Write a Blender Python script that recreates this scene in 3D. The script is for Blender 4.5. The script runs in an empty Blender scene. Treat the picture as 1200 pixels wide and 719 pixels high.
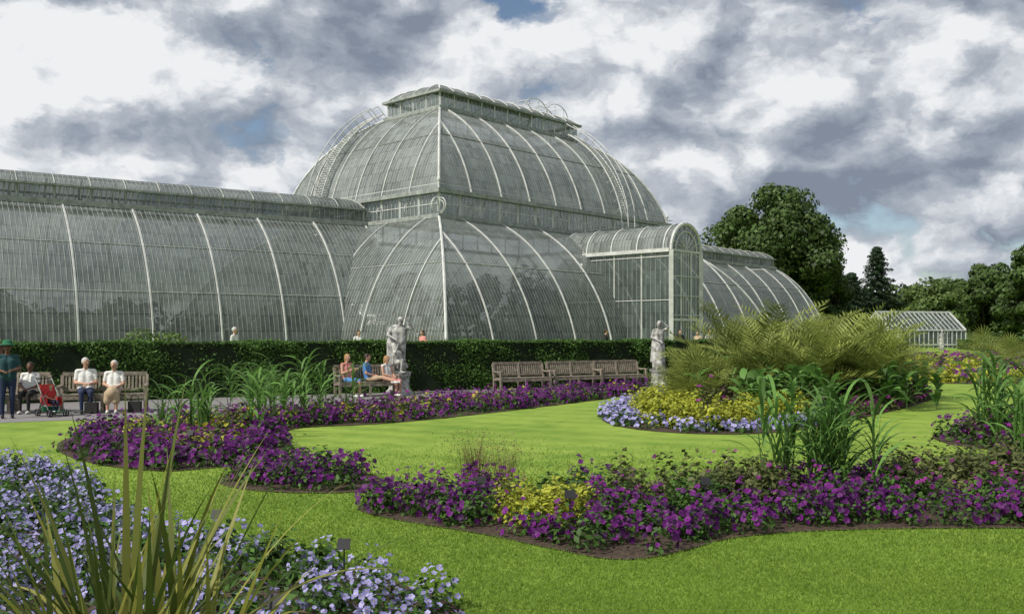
import bpy, math, random
import numpy as np
from mathutils import Vector, Matrix
rng = np.random.default_rng(11)
random.seed(11)
PI = math.pi
scene = bpy.context.scene
COL = scene.collection
scene.view_settings.view_transform = 'Standard'
scene.view_settings.look = 'None'
scene.view_settings.exposure = 0
scene.view_settings.gamma = 1

# ------------------------------------------------------------------ materials
def nt(mat):
    mat.use_nodes = True
    t = mat.node_tree
    t.nodes.clear()
    return t, t.nodes, t.links

def mat_basic(name, col, rough=0.7, nscale=8.0, var=0.25, bump=0.0, metal=0.0, col2=None, spec=0.3, detail=4):
    m = bpy.data.materials.new(name)
    t, N, L = nt(m)
    out = N.new('ShaderNodeOutputMaterial')
    b = N.new('ShaderNodeBsdfPrincipled')
    b.inputs['Roughness'].default_value = rough
    b.inputs['Metallic'].default_value = metal
    b.inputs['Specular IOR Level'].default_value = spec
    tc = N.new('ShaderNodeTexCoord')
    no = N.new('ShaderNodeTexNoise')
    no.inputs['Scale'].default_value = nscale
    no.inputs['Detail'].default_value = detail
    L.new(tc.outputs['Object'], no.inputs['Vector'])
    r = N.new('ShaderNodeValToRGB')
    c1 = [max(0, c*(1-var)) for c in col]
    c2 = col2 if col2 else [min(1, c*(1+var)) for c in col]
    r.color_ramp.elements[0].position = 0.35
    r.color_ramp.elements[1].position = 0.65
    r.color_ramp.elements[0].color = (*c1, 1)
    r.color_ramp.elements[1].color = (*c2, 1)
    L.new(no.outputs['Fac'], r.inputs['Fac'])
    L.new(r.outputs['Color'], b.inputs['Base Color'])
    if bump > 0:
        bp = N.new('ShaderNodeBump')
        bp.inputs['Strength'].default_value = bump
        bp.inputs['Distance'].default_value = 0.02
        L.new(no.outputs['Fac'], bp.inputs['Height'])
        L.new(bp.outputs['Normal'], b.inputs['Normal'])
    L.new(b.outputs[0], out.inputs[0])
    return m

def mat_leaf(name, col, var=0.6, transl=0.3, rough=0.55, col2=None):
    """colour varies with the per-face 'tint' attribute"""
    m = bpy.data.materials.new(name)
    t, N, L = nt(m)
    out = N.new('ShaderNodeOutputMaterial')
    a = N.new('ShaderNodeAttribute'); a.attribute_name = 'tint'
    r = N.new('ShaderNodeValToRGB')
    r.color_ramp.elements[0].color = (*[c*(1-var) for c in col], 1)
    r.color_ramp.elements[1].color = (*(col2 if col2 else [min(1, c*(1+var)) for c in col]), 1)
    L.new(a.outputs['Fac'], r.inputs['Fac'])
    b = N.new('ShaderNodeBsdfPrincipled')
    b.inputs['Roughness'].default_value = rough
    b.inputs['Specular IOR Level'].default_value = 0.25
    tr = N.new('ShaderNodeBsdfTranslucent')
    mx = N.new('ShaderNodeMixShader'); mx.inputs[0].default_value = transl
    L.new(r.outputs['Color'], b.inputs['Base Color'])
    L.new(r.outputs['Color'], tr.inputs['Color'])
    L.new(b.outputs[0], mx.inputs[1]); L.new(tr.outputs[0], mx.inputs[2])
    L.new(mx.outputs[0], out.inputs[0])
    return m

def math_node(N, L, op, a, b=None, clamp=False):
    n = N.new('ShaderNodeMath'); n.operation = op; n.use_clamp = clamp
    for i, v in enumerate((a, b)):
        if v is None: continue
        if isinstance(v, (int, float)): n.inputs[i].default_value = v
        else: L.new(v, n.inputs[i])
    return n.outputs[0]

def mat_glass(name, base, transp=0.3, pw=0.27, ph=0.95, rough=.12):
    m = bpy.data.materials.new(name)
    t, N, L = nt(m)
    out = N.new('ShaderNodeOutputMaterial')
    uv = N.new('ShaderNodeUVMap'); uv.uv_map = 'UVMap'
    sp = N.new('ShaderNodeSeparateXYZ'); L.new(uv.outputs[0], sp.inputs[0])
    cu = math_node(N, L, 'FLOOR', math_node(N, L, 'DIVIDE', sp.outputs[0], pw))
    rv = math_node(N, L, 'DIVIDE', sp.outputs[1], ph)
    cv = math_node(N, L, 'FLOOR', rv)
    fr = math_node(N, L, 'FRACT', rv)
    line = math_node(N, L, 'LESS_THAN', fr, 0.05)
    cb = N.new('ShaderNodeCombineXYZ'); L.new(cu, cb.inputs[0]); L.new(cv, cb.inputs[1])
    wn = N.new('ShaderNodeTexWhiteNoise'); wn.noise_dimensions = '2D'; L.new(cb.outputs[0], wn.inputs['Vector'])
    tc = N.new('ShaderNodeTexCoord')
    no = N.new('ShaderNodeTexNoise'); no.inputs['Scale'].default_value = 0.30; no.inputs['Detail'].default_value = 5
    no.inputs['Roughness'].default_value = 0.7
    L.new(tc.outputs['Object'], no.inputs['Vector'])
    v = math_node(N, L, 'ADD', math_node(N, L, 'MULTIPLY', wn.outputs['Value'], 0.45), math_node(N, L, 'MULTIPLY', no.outputs['Fac'], 1.3))
    v = math_node(N, L, 'SUBTRACT', v, math_node(N, L, 'ADD', math_node(N, L, 'MULTIPLY', line, 0.4), .12))
    r = N.new('ShaderNodeValToRGB')
    r.color_ramp.elements[0].position = 0.15
    r.color_ramp.elements[1].position = 1.0
    r.color_ramp.elements[0].color = (*[c*0.20 for c in base], 1)
    r.color_ramp.elements[1].color = (*[min(1, c*1.8) for c in base], 1)
    L.new(v, r.inputs['Fac'])
    b = N.new('ShaderNodeBsdfPrincipled')
    b.inputs['Roughness'].default_value = rough
    b.inputs['Specular IOR Level'].default_value = 1.0
    L.new(r.outputs['Color'], b.inputs['Base Color'])
    g = N.new('ShaderNodeNewGeometry')
    vm = N.new('ShaderNodeVectorMath'); vm.operation = 'SUBTRACT'
    L.new(wn.outputs['Color'], vm.inputs[0]); vm.inputs[1].default_value = (.5, .5, .5)
    vs = N.new('ShaderNodeVectorMath'); vs.operation = 'SCALE'; L.new(vm.outputs[0], vs.inputs[0]); vs.inputs['Scale'].default_value = 0.10
    va = N.new('ShaderNodeVectorMath'); va.operation = 'ADD'; L.new(g.outputs['Normal'], va.inputs[0]); L.new(vs.outputs[0], va.inputs[1])
    vn = N.new('ShaderNodeVectorMath'); vn.operation = 'NORMALIZE'; L.new(va.outputs[0], vn.inputs[0])
    L.new(vn.outputs[0], b.inputs['Normal'])
    tr = N.new('ShaderNodeBsdfTransparent'); tr.inputs[0].default_value = (.9, .95, .93, 1)
    mx = N.new('ShaderNodeMixShader'); mx.inputs[0].default_value = transp
    L.new(b.outputs[0], mx.inputs[1]); L.new(tr.outputs[0], mx.inputs[2])
    L.new(mx.outputs[0], out.inputs[0])
    return m

M = {}
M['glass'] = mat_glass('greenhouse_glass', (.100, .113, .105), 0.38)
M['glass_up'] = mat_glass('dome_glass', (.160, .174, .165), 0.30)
M['clear'] = mat_glass('clear_glass', (.08, .10, .095), 0.5)
M['bar'] = mat_basic('glazing_bar_paint', (.29, .305, .285), .6, 3, .25)
M['white'] = mat_basic('white_iron_paint', (.50, .51, .495), .5, 2, .15)
M['grey'] = mat_basic('lead_gutter', (.25, .27, .255), .55, 3, .25)
M['stone'] = mat_basic('portland_stone', (.32, .31, .28), .85, 4, .35, .3)
M['statue'] = mat_basic('weathered_marble', (.34, .34, .32), .85, 7, .55, .5)
M['wood'] = mat_basic('weathered_teak', (.22, .19, .15), .8, 12, .35, .2)
M['soil'] = mat_basic('soil', (.050, .034, .023), .95, 25, .5, .8)
M['gravel'] = mat_basic('path_asphalt', (.185, .178, .178), .9, 40, .25, .3)
M['bark'] = mat_basic('bark', (.07, .055, .04), .9, 6, .4, .5)
M['black'] = mat_basic('black_plastic', (.015, .015, .017), .4, 5, .2)
M['purple'] = mat_leaf('purple_petals', (.072, .005, .110), .6, .25, col2=(.165, .012, .20))
M['magenta'] = mat_leaf('magenta_petals', (.17, .015, .15), .5, .25)
M['lilac'] = mat_leaf('lilac_petals', (.22, .20, .50), .35, .25, col2=(.44, .42, .76))
M['cream'] = mat_leaf('cream_petals', (.55, .53, .53), .3, .25)
M['yellow'] = mat_leaf('yellow_petals', (.52, .43, .04), .3, .25)
M['limeleaf'] = mat_leaf('lime_foliage', (.30, .35, .028), .45, .3, col2=(.52, .54, .06))
M['leaf'] = mat_leaf('bedding_leaves', (.060, .130, .022), .65, .35)
M['leafred'] = mat_leaf('mixed_leaves', (.085, .135, .035), .6, .3, col2=(.17, .18, .06))
M['corn'] = mat_leaf('maize_leaves', (.095, .195, .042), .55, .35)
M['palm'] = mat_leaf('palm_leaves', (.145, .21, .042), .6, .35, col2=(.31, .36, .085))
M['phorm'] = mat_leaf('flax_leaves', (.10, .165, .030), .5, .35, col2=(.34, .33, .075))
M['hedge'] = mat_leaf('hedge_leaves', (.060, .130, .021), .7, .25)
M['tree'] = mat_leaf('tree_leaves', (.056, .096, .024), .7, .25)
M['tree2'] = mat_leaf('tree_leaves_pale', (.085, .135, .034), .6, .25)
M['conifer'] = mat_leaf('conifer_needles', (.026, .052, .022), .5, .15)
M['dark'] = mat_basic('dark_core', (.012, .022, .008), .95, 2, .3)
M['twig'] = mat_leaf('dry_grass', (.17, .13, .06), .4, .3)
M['blade'] = mat_leaf('grass_blades', (.170, .275, .036), .4, .45)
M['eye'] = mat_basic('flower_centre', (.03, .01, .03), .6, 5, .2)
M['skin'] = mat_basic('skin', (.46, .27, .19), .55, 12, .08)
M['skin2'] = mat_basic('skin_dark', (.13, .065, .04), .55, 12, .08)
M['hairgrey'] = mat_basic('grey_hair', (.45, .44, .42), .7, 40, .25)
M['hairdark'] = mat_basic('dark_hair', (.03, .02, .015), .6, 40, .3)
M['hairblond'] = mat_basic('blond_hair', (.30, .18, .07), .6, 40, .3)
def cloth(n, c): 
    M[n] = mat_basic('cloth_'+n, c, .85, 14, .15, .15)
cloth('c_white', (.64, .64, .62)); cloth('c_navy', (.02, .03, .07)); cloth('c_black', (.02, .02, .02))
cloth('c_red', (.40, .03, .03)); cloth('c_green', (.02, .12, .06)); cloth('c_blue', (.07, .19, .40))
cloth('c_pink', (.52, .22, .19)); cloth('c_tan', (.38, .29, .19)); cloth('c_teal', (.02, .06, .07))

def mat_lawn():
    m = bpy.data.materials.new('lawn_grass')
    t, N, L = nt(m)
    out = N.new('ShaderNodeOutputMaterial'); b = N.new('ShaderNodeBsdfPrincipled')
    b.inputs['Roughness'].default_value = .8; b.inputs['Specular IOR Level'].default_value = .15
    tc = N.new('ShaderNodeTexCoord')
    def noise(s, d, r=.6):
        n = N.new('ShaderNodeTexNoise'); n.inputs['Scale'].default_value = s; n.inputs['Detail'].default_value = d
        n.inputs['Roughness'].default_value = r
        L.new(tc.outputs['Object'], n.inputs['Vector']); return n.outputs['Fac']
    big = noise(.30, 3); mid = noise(2.2, 5, .7); fine = noise(50, 4, .8)
    w = N.new('ShaderNodeTexWave'); w.inputs['Scale'].default_value = .30; w.inputs['Distortion'].default_value = 1.5
    w.inputs['Detail'].default_value = 1; w.inputs['Detail Scale'].default_value = .3; w.bands_direction = 'Y'
    mp = N.new('ShaderNodeMapping'); mp.inputs['Rotation'].default_value = (0, 0, .45)
    L.new(tc.outputs['Object'], mp.inputs[0]); L.new(mp.outputs[0], w.inputs['Vector'])
    v = math_node(N, L, 'ADD', math_node(N, L, 'MULTIPLY', big, .60), math_node(N, L, 'MULTIPLY', mid, .60))
    v = math_node(N, L, 'ADD', v, math_node(N, L, 'MULTIPLY', fine, .45))
    v = math_node(N, L, 'ADD', v, math_node(N, L, 'MULTIPLY', w.outputs['Fac'], .09))
    r = N.new('ShaderNodeValToRGB')
    r.color_ramp.elements[0].position = .66; r.color_ramp.elements[1].position = 1.0
    r.color_ramp.elements[0].color = (.095, .180, .018, 1); r.color_ramp.elements[1].color = (.225, .315, .050, 1)
    L.new(v, r.inputs['Fac']); L.new(r.outputs[0], b.inputs['Base Color'])
    bp = N.new('ShaderNodeBump'); bp.inputs['Strength'].default_value = .5; bp.inputs['Distance'].default_value = .02
    L.new(fine, bp.inputs['Height']); L.new(bp.outputs[0], b.inputs['Normal'])
    L.new(b.outputs[0], out.inputs[0])
    return m
M['lawn'] = mat_lawn()

# ------------------------------------------------------------------ mesh helpers
def empty(name, parent=None, loc=(0, 0, 0)):
    e = bpy.data.objects.new(name, None); COL.objects.link(e); e.location = loc
    if parent: e.parent = parent
    return e

class MB:
    def __init__(s): s.v = []; s.f = []; s.m = []; s.uv = []
    def face(s, pts, mi=0, uv=None):
        i = len(s.v); s.v.extend([tuple(p) for p in pts]); s.f.append(tuple(range(i, i+len(pts)))); s.m.append(mi)
        s.uv.extend(uv if uv else [(0, 0)]*len(pts))
    def obox(s, c, a, b, d, mi=0):
        c, a, b, d = map(Vector, (c, a, b, d))
        P = [c+sx*a+sy*b+sz*d for sz in (-1, 1) for sy in (-1, 1) for sx in (-1, 1)]
        for q in ((0, 2, 3, 1), (4, 5, 7, 6), (0, 1, 5, 4), (2, 6, 7, 3), (0, 4, 6, 2), (1, 3, 7, 5)):
            s.face([P[k] for k in q], mi)
    def box(s, x0, x1, y0, y1, z0, z1, mi=0):
        s.obox(((x0+x1)/2, (y0+y1)/2, (z0+z1)/2), ((x1-x0)/2, 0, 0), (0, (y1-y0)/2, 0), (0, 0, (z1-z0)/2), mi)
    def beam(s, p, q, w, h, mi=0):
        p, q = Vector(p), Vector(q); d = q-p; l = d.length
        if l < 1e-5: return
        d /= l; up = Vector((0, 0, 1))
        if abs(d.z) > .95: up = Vector((0, 1, 0))
        sd = d.cross(up).normalized(); u2 = sd.cross(d)
        s.obox((p+q)/2, d*l/2, sd*w/2, u2*h/2, mi)
    def tube(s, path, r, n=6, mi=0, cap=True):
        path = [Vector(p) for p in path]
        rs = r if isinstance(r, (list, tuple)) else [r]*len(path)
        base = len(s.v); prev = None
        for i, p in enumerate(path):
            d = (path[min(i+1, len(path)-1)]-path[max(i-1, 0)])
            d = d.normalized() if d.length > 1e-9 else Vector((0, 0, 1))
            if prev is None:
                ref = Vector((0, 0, 1)) if abs(d.z) < .9 else Vector((1, 0, 0))
                a = d.cross(ref).normalized()
            else:
                a = (prev-d*prev.dot(d)).normalized()
            prev = a; b = d.cross(a)
            for k in range(n):
                an = 2*PI*k/n
                s.v.append(tuple(p+(a*math.cos(an)+b*math.sin(an))*rs[i]))
        for i in range(len(path)-1):
            for k in range(n):
                s.f.append((base+i*n+k, base+i*n+(k+1) % n, base+(i+1)*n+(k+1) % n, base+(i+1)*n+k)); s.m.append(mi); s.uv.extend([(0, 0)]*4)
        if cap:
            s.f.append(tuple(base+k for k in reversed(range(n)))); s.m.append(mi); s.uv.extend([(0, 0)]*n)
            e = base+(len(path)-1)*n
            s.f.append(tuple(e+k for k in range(n))); s.m.append(mi); s.uv.extend([(0, 0)]*n)
    def ell(s, c, r, mi=0, nu=14, nv=9, rot=None):
        base = len(s.v); c = Vector(c)
        for j in range(nv+1):
            ph = -PI/2+PI*j/nv
            cr = max(math.cos(ph), .02)
            for i in range(nu):
                th = 2*PI*i/nu
                p = Vector((r[0]*cr*math.cos(th), r[1]*cr*math.sin(th), r[2]*math.sin(ph)))
                if rot: p = rot @ p
                s.v.append(tuple(c+p))
        for j in range(nv):
            for i in range(nu):
                s.f.append((base+j*nu+i, base+j*nu+(i+1) % nu, base+(j+1)*nu+(i+1) % nu, base+(j+1)*nu+i)); s.m.append(mi); s.uv.extend([(0, 0)]*4)
        s.f.append(tuple(base+i for i in reversed(range(nu)))); s.m.append(mi); s.uv.extend([(0, 0)]*nu)
        s.f.append(tuple(base+nv*nu+i for i in range(nu))); s.m.append(mi); s.uv.extend([(0, 0)]*nu)
    def capsule(s, p, r, q, R, mi=0, n=12):
        p, q = Vector(p), Vector(q); d = (q-p)
        if d.length < 1e-6: d = Vector((0, 0, 1e-4))
        d = d.normalized(); path = []; rs = []
        for a in (-88, -60, -30, 0): path.append(p+d*r*math.sin(math.radians(a))); rs.append(r*math.cos(math.radians(a)))
        for a in (0, 30, 60, 88): path.append(q+d*R*math.sin(math.radians(a))); rs.append(R*math.cos(math.radians(a)))
        s.tube(path, rs, n, mi)
    def lathe(s, c, prof, n=20, mi=0):
        base = len(s.v)
        for r, z in prof:
            for k in range(n):
                a = 2*PI*(k+.5)/n; s.v.append((c[0]+r*math.cos(a), c[1]+r*math.sin(a), c[2]+z))
        for j in range(len(prof)-1):
            for k in range(n):
                s.f.append((base+j*n+k, base+j*n+(k+1) % n, base+(j+1)*n+(k+1) % n, base+(j+1)*n+k)); s.m.append(mi); s.uv.extend([(0, 0)]*4)
        e = base+(len(prof)-1)*n
        s.f.append(tuple(e+k for k in range(n))); s.m.append(mi); s.uv.extend([(0, 0)]*n)
    def build(s, name, mats, parent=None, smooth=False, uvs=False):
        me = bpy.data.meshes.new(name); me.from_pydata(s.v, [], s.f)
        for m in mats: me.materials.append(m)
        me.polygons.foreach_set('material_index', s.m)
        if smooth: me.polygons.foreach_set('use_smooth', [True]*len(s.f))
        if uvs:
            ul = me.uv_layers.new(name='UVMap'); ul.data.foreach_set('uv', np.array(s.uv, dtype=np.float32).ravel())
        me.update()
        o = bpy.data.objects.new(name, me); COL.objects.link(o)
        if parent: o.parent = parent
        return o

class Acc:
    """numpy accumulator of quads with tint + material index"""
    def __init__(s): s.V = []; s.F = []; s.M = []; s.T = []; s.n = 0
    def add(s, V, F, mi, tint):
        s.V.append(V); s.F.append(F+s.n); s.n += len(V)
        s.M.append(np.full(len(F), mi, np.int32) if np.isscalar(mi) else mi)
        s.T.append(np.full(len(F), tint, np.float32) if np.isscalar(tint) else tint.astype(np.float32))
    def build(s, name, mats, parent=None):
        V = np.concatenate(s.V).astype(np.float32); F = np.concatenate(s.F).astype(np.int32); k = F.shape[1]
        me = bpy.data.meshes.new(name)
        me.vertices.add(len(V)); me.vertices.foreach_set('co', V.ravel())
        me.loops.add(F.size); me.loops.foreach_set('vertex_index', F.ravel())
        me.polygons.add(len(F)); me.polygons.foreach_set('loop_start', np.arange(len(F), dtype=np.int32)*k)
        for m in mats: me.materials.append(m)
        me.polygons.foreach_set('material_index', np.concatenate(s.M).astype(np.int32))
        at = me.attributes.new('tint', 'FLOAT', 'FACE'); at.data.foreach_set('value', np.concatenate(s.T))
        me.update(calc_edges=True)
        o = bpy.data.objects.new(name, me); COL.objects.link(o)
        if parent: o.parent = parent
        return o

def norm(a): return a/np.maximum(np.linalg.norm(a, axis=-1, keepdims=True), 1e-9)
def rdir(n):
    return norm(rng.normal(size=(n, 3)))
def leaves(P, Nn, size, aspect=.5):
    n = len(P); Nn = norm(Nn)
    a = norm(np.cross(Nn, rdir(n))); b = np.cross(Nn, a)
    sz = size if not np.isscalar(size) else np.full(n, size)
    sz = (sz*rng.uniform(.6, 1.3, n))[:, None]
    V = np.empty((n, 4, 3))
    V[:, 0] = P-a*sz*.5; V[:, 1] = P+b*sz*.5*aspect; V[:, 2] = P+a*sz*.5; V[:, 3] = P-b*sz*.5*aspect
    V[:, 2] -= Nn*sz*.12
    return V.reshape(-1, 3), np.arange(n*4).reshape(n, 4)
def flowers(P, Nn, r, npet=5):
    n = len(P); Nn = norm(Nn)
    a = norm(np.cross(Nn, rdir(n))); b = np.cross(Nn, a)
    r = (r*rng.uniform(.65, 1.25, n))[:, None]
    Vs = []
    for k in range(npet):
        t = 2*PI*k/npet; d = a*math.cos(t)+b*math.sin(t); e = -a*math.sin(t)+b*math.cos(t)
        cup = rng.uniform(-.05, .5, (n, 1))*r
        V = np.empty((n, 4, 3))
        V[:, 0] = P+d*r*.05; V[:, 1] = P+d*r*.68-e*r*.52+Nn*cup*.6; V[:, 2] = P+d*r+Nn*cup; V[:, 3] = P+d*r*.68+e*r*.52+Nn*cup*.6
        Vs.append(V)
    C = np.empty((n, 4, 3)); q = r*.2
    C[:, 0] = P+a*q+Nn*.15*r; C[:, 1] = P+b*q+Nn*.15*r; C[:, 2] = P-a*q+Nn*.15*r; C[:, 3] = P-b*q+Nn*.15*r
    Vs.append(C)
    V = np.concatenate(Vs).reshape(-1, 3)
    F = np.arange(len(V)).reshape(-1, 4)
    mi = np.concatenate([np.zeros(n*npet, int), np.ones(n, int)])
    return V, F, mi
def strap(acc, base, yaw, L, w, elev, droop, mi=0, tint=.5, segs=7, power=1.0, twist=0.0, belly=.35):
    base = np.array(base, float); h = np.array([math.cos(yaw), math.sin(yaw), 0]); sd0 = np.array([-math.sin(yaw), math.cos(yaw), 0])
    p = base.copy(); V = []
    for i in range(segs+1):
        t = i/segs; e = elev-droop*t**power*1.0
        ww = w*(0.55+.45*min(1, t/belly)) if t < belly else w*max(.03, 1-((t-belly)/(1-belly))**1.6)
        tw = twist*t
        up = np.array([-h[0]*math.sin(e), -h[1]*math.sin(e), math.cos(e)])
        sd = sd0*math.cos(tw)+up*math.sin(tw)
        V += [p-sd*ww/2, p+sd*ww/2]
        p = p+(h*math.cos(e)+np.array([0, 0, math.sin(e)]))*L/segs
    F = np.array([[2*i, 2*i+1, 2*i+3, 2*i+2] for i in range(segs)])
    acc.add(np.array(V), F, mi, tint)
def frond(acc, base, yaw, L, elev, droop, lw=.03, ll=.35, nl=26, mi=0, tint=.5, vee=.5):
    h = np.array([math.cos(yaw), math.sin(yaw), 0]); sd = np.array([-h[1], h[0], 0]); p = np.array(base, float)
    Vs = []
    for i in range(nl):
        t = (i+1)/nl; e = elev-droop*t**1.3; d = h*math.cos(e)+np.array([0, 0, math.sin(e)])
        up = np.array([-h[0]*math.sin(e), -h[1]*math.sin(e), math.cos(e)])
        p2 = p+d*L/nl
        Vs.append([p-sd*.012, p+sd*.012, p2+sd*.010, p2-sd*.010])
        if t > .12:
            l = ll*math.sin(PI*min(1, .15+.85*t))**.6*(1 if t < .9 else .7)
            for sgn in (-1, 1):
                dd = d*.65+sd*sgn*.75+up*vee*rng.uniform(.2, 1)-np.array([0, 0, .25*rng.random()])
                dd /= np.linalg.norm(dd); q = p2+dd*l; mm = p2+dd*l*.45
                Vs.append([p2, mm+d*lw*.6, q, mm-d*lw*.6])
        p = p2
    V = np.array(Vs).reshape(-1, 3); acc.add(V, np.arange(len(V)).reshape(-1, 4), mi, tint)

# ------------------------------------------------------------------ camera, light, world
cam = bpy.data.cameras.new('camera'); co = bpy.data.objects.new('camera', cam); COL.objects.link(co)
co.location = (0, 0, 1.9); co.rotation_euler = (math.radians(90), 0, 0)
cam.sensor_width = 36; cam.lens = 33; cam.shift_y = .027; cam.clip_end = 4000; cam.clip_start = .05
scene.camera = co

SUN = Vector((-.60, -.44, .80)).normalized()
sl = bpy.data.lights.new('sun', 'SUN'); sl.energy = 4.8; sl.angle = math.radians(.5); sl.color = (1, .95, .86)
so = bpy.data.objects.new('sun', sl); COL.objects.link(so); so.location = (-40, -10, 60)
so.rotation_euler = SUN.to_track_quat('Z', 'Y').to_euler()

w = bpy.data.worlds.new('World'); scene.world = w; w.use_nodes = True
N = w.node_tree.nodes; L = w.node_tree.links; N.clear()
out = N.new('ShaderNodeOutputWorld'); bg = N.new('ShaderNodeBackground'); bg.inputs[1].default_value = .1
sky = N.new('ShaderNodeTexSky'); sky.sky_type = 'NISHITA'; sky.sun_disc = False
sky.sun_elevation = math.asin(SUN.z); sky.sun_rotation = math.atan2(SUN.x, SUN.y)
tc = N.new('ShaderNodeTexCoord')
sep = N.new('ShaderNodeSeparateXYZ'); L.new(tc.outputs['Generated'], sep.inputs[0])
mp0 = N.new('ShaderNodeMapping'); mp0.inputs['Scale'].default_value = (1, 1, 1.6); mp0.inputs['Location'].default_value = (5.1, 2.4, .7)
L.new(tc.outputs['Generated'], mp0.inputs[0])
wn_ = N.new('ShaderNodeTexNoise'); wn_.inputs['Scale'].default_value = 9; wn_.inputs['Detail'].default_value = 6; wn_.inputs['Roughness'].default_value = .60
L.new(mp0.outputs[0], wn_.inputs['Vector'])
sc_ = N.new('ShaderNodeVectorMath'); sc_.operation = 'SCALE'; sc_.inputs['Scale'].default_value = .11; L.new(wn_.outputs['Color'], sc_.inputs[0])
wp = N.new('ShaderNodeVectorMath'); wp.operation = 'ADD'; L.new(mp0.outputs[0], wp.inputs[0]); L.new(sc_.outputs[0], wp.inputs[1])
def dens(off):
    ad = N.new('ShaderNodeVectorMath'); ad.operation = 'ADD'; L.new(wp.outputs[0], ad.inputs[0]); ad.inputs[1].default_value = off
    n1 = N.new('ShaderNodeTexNoise'); n1.inputs['Scale'].default_value = 3.8; n1.inputs['Detail'].default_value = 7
    n1.inputs['Roughness'].default_value = .55
    L.new(ad.outputs[0], n1.inputs['Vector'])
    vo = N.new('ShaderNodeTexVoronoi'); vo.feature = 'F1'; vo.inputs['Scale'].default_value = 6.5
    vo.inputs['Detail'].default_value = 2.0; vo.inputs['Roughness'].default_value = .6; vo.normalize = True
    L.new(ad.outputs[0], vo.inputs['Vector'])
    v = math_node(N, L, 'MULTIPLY', vo.outputs['Distance'], -.62)
    return math_node(N, L, 'ADD', n1.outputs['Fac'], v)
d1 = dens((0, 0, 0)); d2 = dens((-.022, 0, .046))
diff = math_node(N, L, 'MULTIPLY', math_node(N, L, 'SUBTRACT', d1, d2), 4.6)
bigm = N.new('ShaderNodeTexNoise'); bigm.inputs['Scale'].default_value = 3.0; bigm.inputs['Detail'].default_value = 4
mpb = N.new('ShaderNodeMapping'); mpb.inputs['Location'].default_value = (7.3, 2.2, 4.4); mpb.inputs['Scale'].default_value = (1, 1, 2.2)
L.new(tc.outputs['Generated'], mpb.inputs[0]); L.new(mpb.outputs[0], bigm.inputs['Vector'])
lit = math_node(N, L, 'ADD', diff, math_node(N, L, 'MULTIPLY', math_node(N, L, 'SUBTRACT', bigm.outputs['Fac'], .5), 1.3))
lit = math_node(N, L, 'ADD', lit, .66)
lit = math_node(N, L, 'SUBTRACT', lit, math_node(N, L, 'MULTIPLY', sep.outputs[0], .38))
hz = math_node(N, L, 'MULTIPLY', math_node(N, L, 'SUBTRACT', .15, sep.outputs[2], True), 1.8)
lit = math_node(N, L, 'ADD', lit, hz, False)
cr = N.new('ShaderNodeValToRGB'); e = cr.color_ramp.elements
e[0].position = 0.0; e[0].color = (.225, .265, .335, 1)
e[1].position = 1.0; e[1].color = (.86, .87, .89, 1)
x = e.new(.30); x.color = (.33, .375, .445, 1)
x = e.new(.58); x.color = (.48, .52, .58, 1)
x = e.new(.80); x.color = (.69, .72, .76, 1)
L.new(lit, cr.inputs[0])
up = N.new('ShaderNodeVectorMath'); up.operation = 'SCALE'; up.inputs['Scale'].default_value = 10; L.new(cr.outputs[0], up.inputs[0])
cov = N.new('ShaderNodeMapRange'); cov.inputs['From Min'].default_value = .12; cov.inputs['From Max'].default_value = .19
L.new(d1, cov.inputs['Value'])
mx = N.new('ShaderNodeMix'); mx.data_type = 'RGBA'
L.new(cov.outputs[0], mx.inputs[0]); L.new(sky.outputs[0], mx.inputs[6]); L.new(up.outputs[0], mx.inputs[7])
L.new(mx.outputs[2], bg.inputs[0]); L.new(bg.outputs[0], out.inputs[0])

# ------------------------------------------------------------------ ground
g = MB(); R = 1500
g.face([(-R, -300, 0), (R, -300, 0), (R, 2*R, 0), (-R, 2*R, 0)])
g.build('ground', [M['lawn']])
HD = Vector((.8806, .4739, 0)); HN = Vector((.4739, -.8806, 0)); H0 = Vector((-14.2, 26.0, 0))
def hp(a, b, z=0): p = H0+HD*a+HN*b; return (p.x, p.y, z)
g = MB()
pf = [hp(a, 6.6-.02*a+.15*math.sin(a*.2), .006) for a in range(-30, 27, 3)]; pb = [hp(a, .45, .006) for a in range(-30, 27, 3)]
for i in range(len(pf)-1): g.face([pf[i], pf[i+1], pb[i+1], pb[i]])
g.build('path', [M['gravel']])
TZ = .45
g = MB()
inner = [hp(-28, -.75, TZ), hp(25, -.75, TZ), (45, 93, TZ), (62, 150, TZ), (-80, 150, TZ), (-80, 5, TZ)]
outer = [hp(-28, -.5, 0), hp(26, -.5, 0), (48, 92, 0), (66, 152, 0), (-84, 154, 0), (-84, 2, 0)]
g.face(inner)
for i in range(6): g.face([outer[i], outer[(i+1) % 6], inner[(i+1) % 6], inner[i]])
g.build('terrace', [M['lawn']])

# ------------------------------------------------------------------ PALM HOUSE
class Fr:
    def __init__(s, P, u, n): s.P = Vector(P); s.u = Vector(u); s.n = Vector(n)
    def pt(s, t, q, z): p = s.P+s.u*t+s.n*q; return Vector((p.x, p.y, z))
ca, sa = math.cos(math.radians(42.5)), math.sin(math.radians(42.5))
FC = Fr((-10.97, 66.1, 0), (sa, ca, 0), (ca, -sa, 0))
FL = Fr((-11.1, 66.65, 0), (.830, .558, 0), (.558, -.830, 0))
palm = empty('palm_house')
def arcprof(D, H, hdeg, n):
    h = math.radians(hdeg); C = math.atan2(H, D); Lc = math.hypot(D, H); r = []
    for i in range(n+1):
        th = -h+2*h*i/n; al = .5+math.sin(th)/(2*math.sin(h)); pe = (math.cos(th)-math.cos(h))/(2*math.sin(h))
        r.append(((al*math.cos(C)-pe*math.sin(C))*Lc/D, (al*math.sin(C)+pe*math.cos(C))*Lc/H))
    return r
BW = .030; RR = .058
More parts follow.
